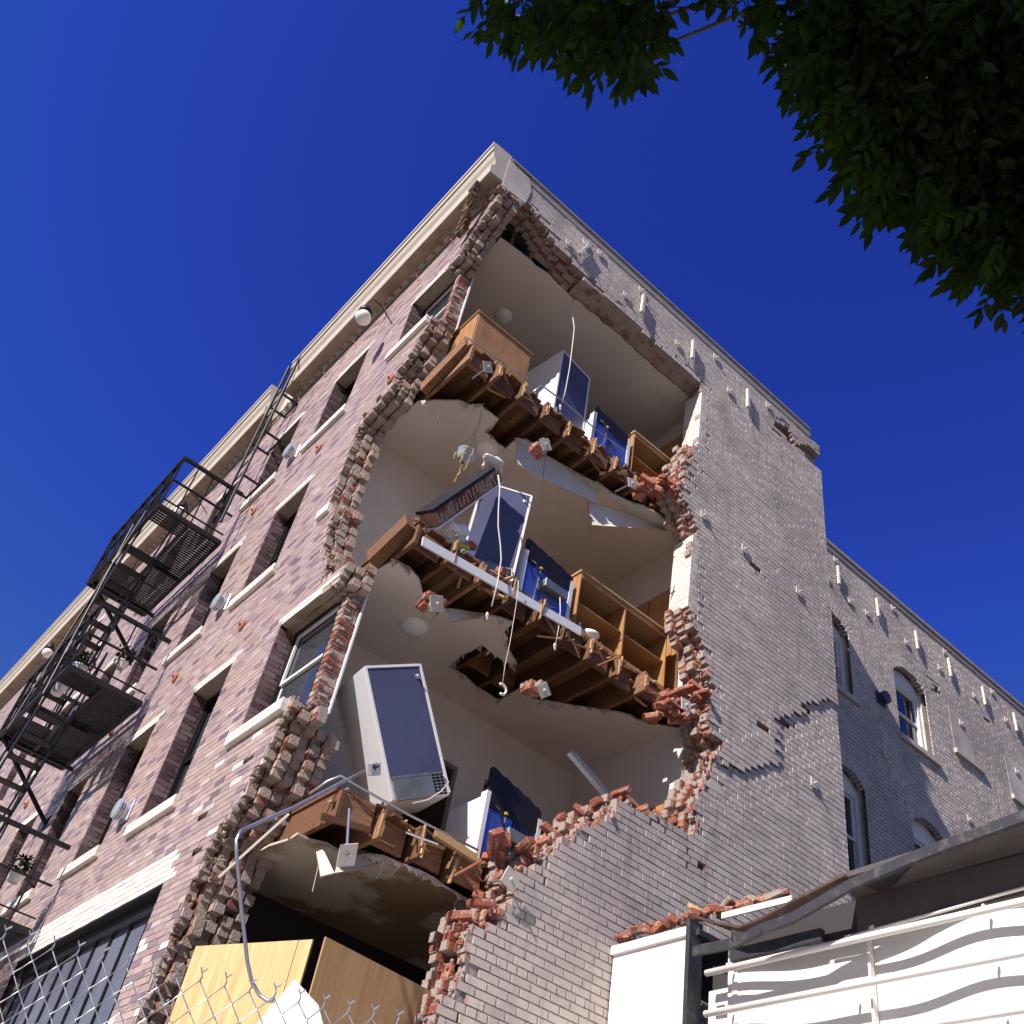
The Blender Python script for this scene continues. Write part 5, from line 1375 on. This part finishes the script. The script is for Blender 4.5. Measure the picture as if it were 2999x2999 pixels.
def add_leaf(mb, c, d, nrm, L, W):
    d = d / np.linalg.norm(d); s = np.cross(nrm, d); s /= (np.linalg.norm(s) + 1e-9); n2 = np.cross(d, s)
    P_ = [c, c + d * L * .25 + s * W * .40 + n2 * W * .10, c + d * L * .55 + s * W * .44 + n2 * W * .08, c + d * L * .82 + s * W * .20 + n2 * W * .02, c + d * L - n2 * W * .06,
          c + d * L * .82 - s * W * .20 + n2 * W * .02, c + d * L * .55 - s * W * .44 + n2 * W * .08, c + d * L * .25 - s * W * .40 + n2 * W * .10, c + d * L * .3, c + d * L * .62]
    mb.add([tuple(q - T0) for q in P_], [(0, 1, 8), (1, 2, 9, 8), (2, 3, 4, 9), (0, 8, 7), (8, 9, 6, 7), (9, 4, 5, 6)])
lb = MB()
r_ = np.random.default_rng(3)
# 1: leaves near the visible outline and through the visible part
cnt = 0
from mathutils import noise as mnoise
def inside_px(P):
    tu, tv, _ = to_px(np.asarray(P)[None]); i2, d2 = seg_info(np.array([[tu[0], tv[0]]]), epoly); return i2[0], d2[0]
def scatter(n, dmin, dmax, Lr, depth_spread):
    c_ = 0
    while c_ < n:
        u, v = r_.uniform(1290, 3150), r_.uniform(-80, 1010)
        i_, d_ = seg_info(np.array([[u, v]]), epoly); dd = d_[0]
        if not i_[0] or dd < dmin or dd > dmax: continue
        if dd < 260 and mnoise.noise(Vector((u / 75.0, v / 75.0, 3.1))) + .5 * mnoise.noise(Vector((u / 26.0, v / 26.0, 8.1))) > -.26 + dd / 300.0: continue
        dp = depth_of(u, v) + .1 + r_.uniform(0, depth_spread)
        dr = ray(u, v); dr /= np.linalg.norm(dr); c = CAM + dr * dp
        for q2 in range(2):
            Lf = r_.uniform(*Lr) * (dp / 5.0); ang = r_.normal(0, .8)
            ca, sa = math.cos(ang), math.sin(ang)
            out = R.T @ np.array([-.45 * ca - .85 * sa, -.45 * sa + .85 * ca, r_.normal(0, .35)])
            nrm = R.T @ np.array([r_.normal(0, .6), r_.normal(0, .6), -1.0])
            add_leaf(lb, c + r_.normal(0, .015, 3), out, nrm, Lf, Lf * r_.uniform(.40, .52))
        c_ += 1
scatter(7000, 100, 9e9, (.07, .105), 1.3)
# sprigs: leaves set alternately along thin twigs that point out of the crown
ntw = 0; tries = 0
while ntw < 400 and tries < 20000:
    tries += 1
    u, v = r_.uniform(1290, 3150), r_.uniform(-80, 1010)
    i_, d_ = seg_info(np.array([[u, v]]), epoly); dd = d_[0]
    if not i_[0] or dd < 55 or dd > 210: continue
    dp = depth_of(u, v) + r_.uniform(-.15, .5)
    dr = ray(u, v); dr /= np.linalg.norm(dr); c = CAM + dr * dp
    # outward = direction in which the distance to the outline falls quickest, mixed with drooping
    best = None
    for a_ in np.linspace(0, 2 * math.pi, 12, endpoint=False):
        q_ = np.array([[u + 25 * math.cos(a_), v + 25 * math.sin(a_)]]); i2, d2 = seg_info(q_, epoly)
        if best is None or d2[0] < best[0]: best = (d2[0], a_)
    a_ = best[1]; ox, oy = math.cos(a_) * .8 + r_.normal(-.1, .25), math.sin(a_) * .8 + .35 + r_.normal(0, .25)
    dirn = R.T @ np.array([ox, oy, r_.normal(0, .3)]); dirn /= np.linalg.norm(dirn)
    Lt = max(20, dd - 30 + r_.uniform(-45, 30)) / F_PX * dp
    if mnoise.noise(Vector((u / 60.0, v / 60.0, 5.5))) > .16: continue
    nl = max(3, int(Lt / .030)); side = 1
    pts_ = [tuple(c - dirn * .10 - T0), tuple(c + dirn * Lt * .5 + V(0, 0, -.004) - T0), tuple(c + dirn * Lt - V(0, 0, .01) - T0)]
    lb.tube(pts_, [.0035, .0025, .0012], 4)
    view = c - CAM; view /= np.linalg.norm(view); sdir = np.cross(view, dirn); sdir /= np.linalg.norm(sdir)
    for q in range(nl + 1):
        pb = c + dirn * (Lt * q / nl)
        for sd_ in ((side,) if q < nl else (0,)):
            ang = r_.uniform(.45, .95) * sd_
            ld = dirn * math.cos(ang) + sdir * math.sin(ang) + R.T @ np.array([0, .25, r_.normal(0, .25)])
            Lf = r_.uniform(.062, .10) * dp / 5
            add_leaf(lb, pb + view * r_.normal(0, .01), ld, R.T @ np.array([r_.normal(0, .5), r_.normal(0, .5), -1.0]), Lf, Lf * r_.uniform(.38, .48))
        side = -side
    ntw += 1
# 2: unseen crown leaves, added towards the sun to shade the visible ones
N2 = 60000
P_ = np.concatenate([np.array([6.5, -3.5, 7.9]) + r_.normal(0, 1, (N2, 3)) * np.array([.9, .9, .8]), np.array([7.9, -2.3, 7.4]) + r_.normal(0, 1, (N2 // 2, 3)) * np.array([1.3, 1.2, .8])]); r_.shuffle(P_)
u, v, w_ = to_px(P_)
near_view = (w_ > .3) & (u > -200) & (u < 3200) & (v > -230) & (v < 3200)
ok = ~near_view & (P_[:, 2] > 5.3) & (P_[:, 2] < 8.8) & (P_[:, 0] > 5.0)
P_ = P_[ok][:13000]
for c in P_:
    Lf = r_.uniform(.15, .22)
    add_leaf(lb, c, r_.normal(0, 1, 3) + V(0, 0, -.5), r_.normal(0, .6, 3) + V(0, 0, 1), Lf, Lf * .55)
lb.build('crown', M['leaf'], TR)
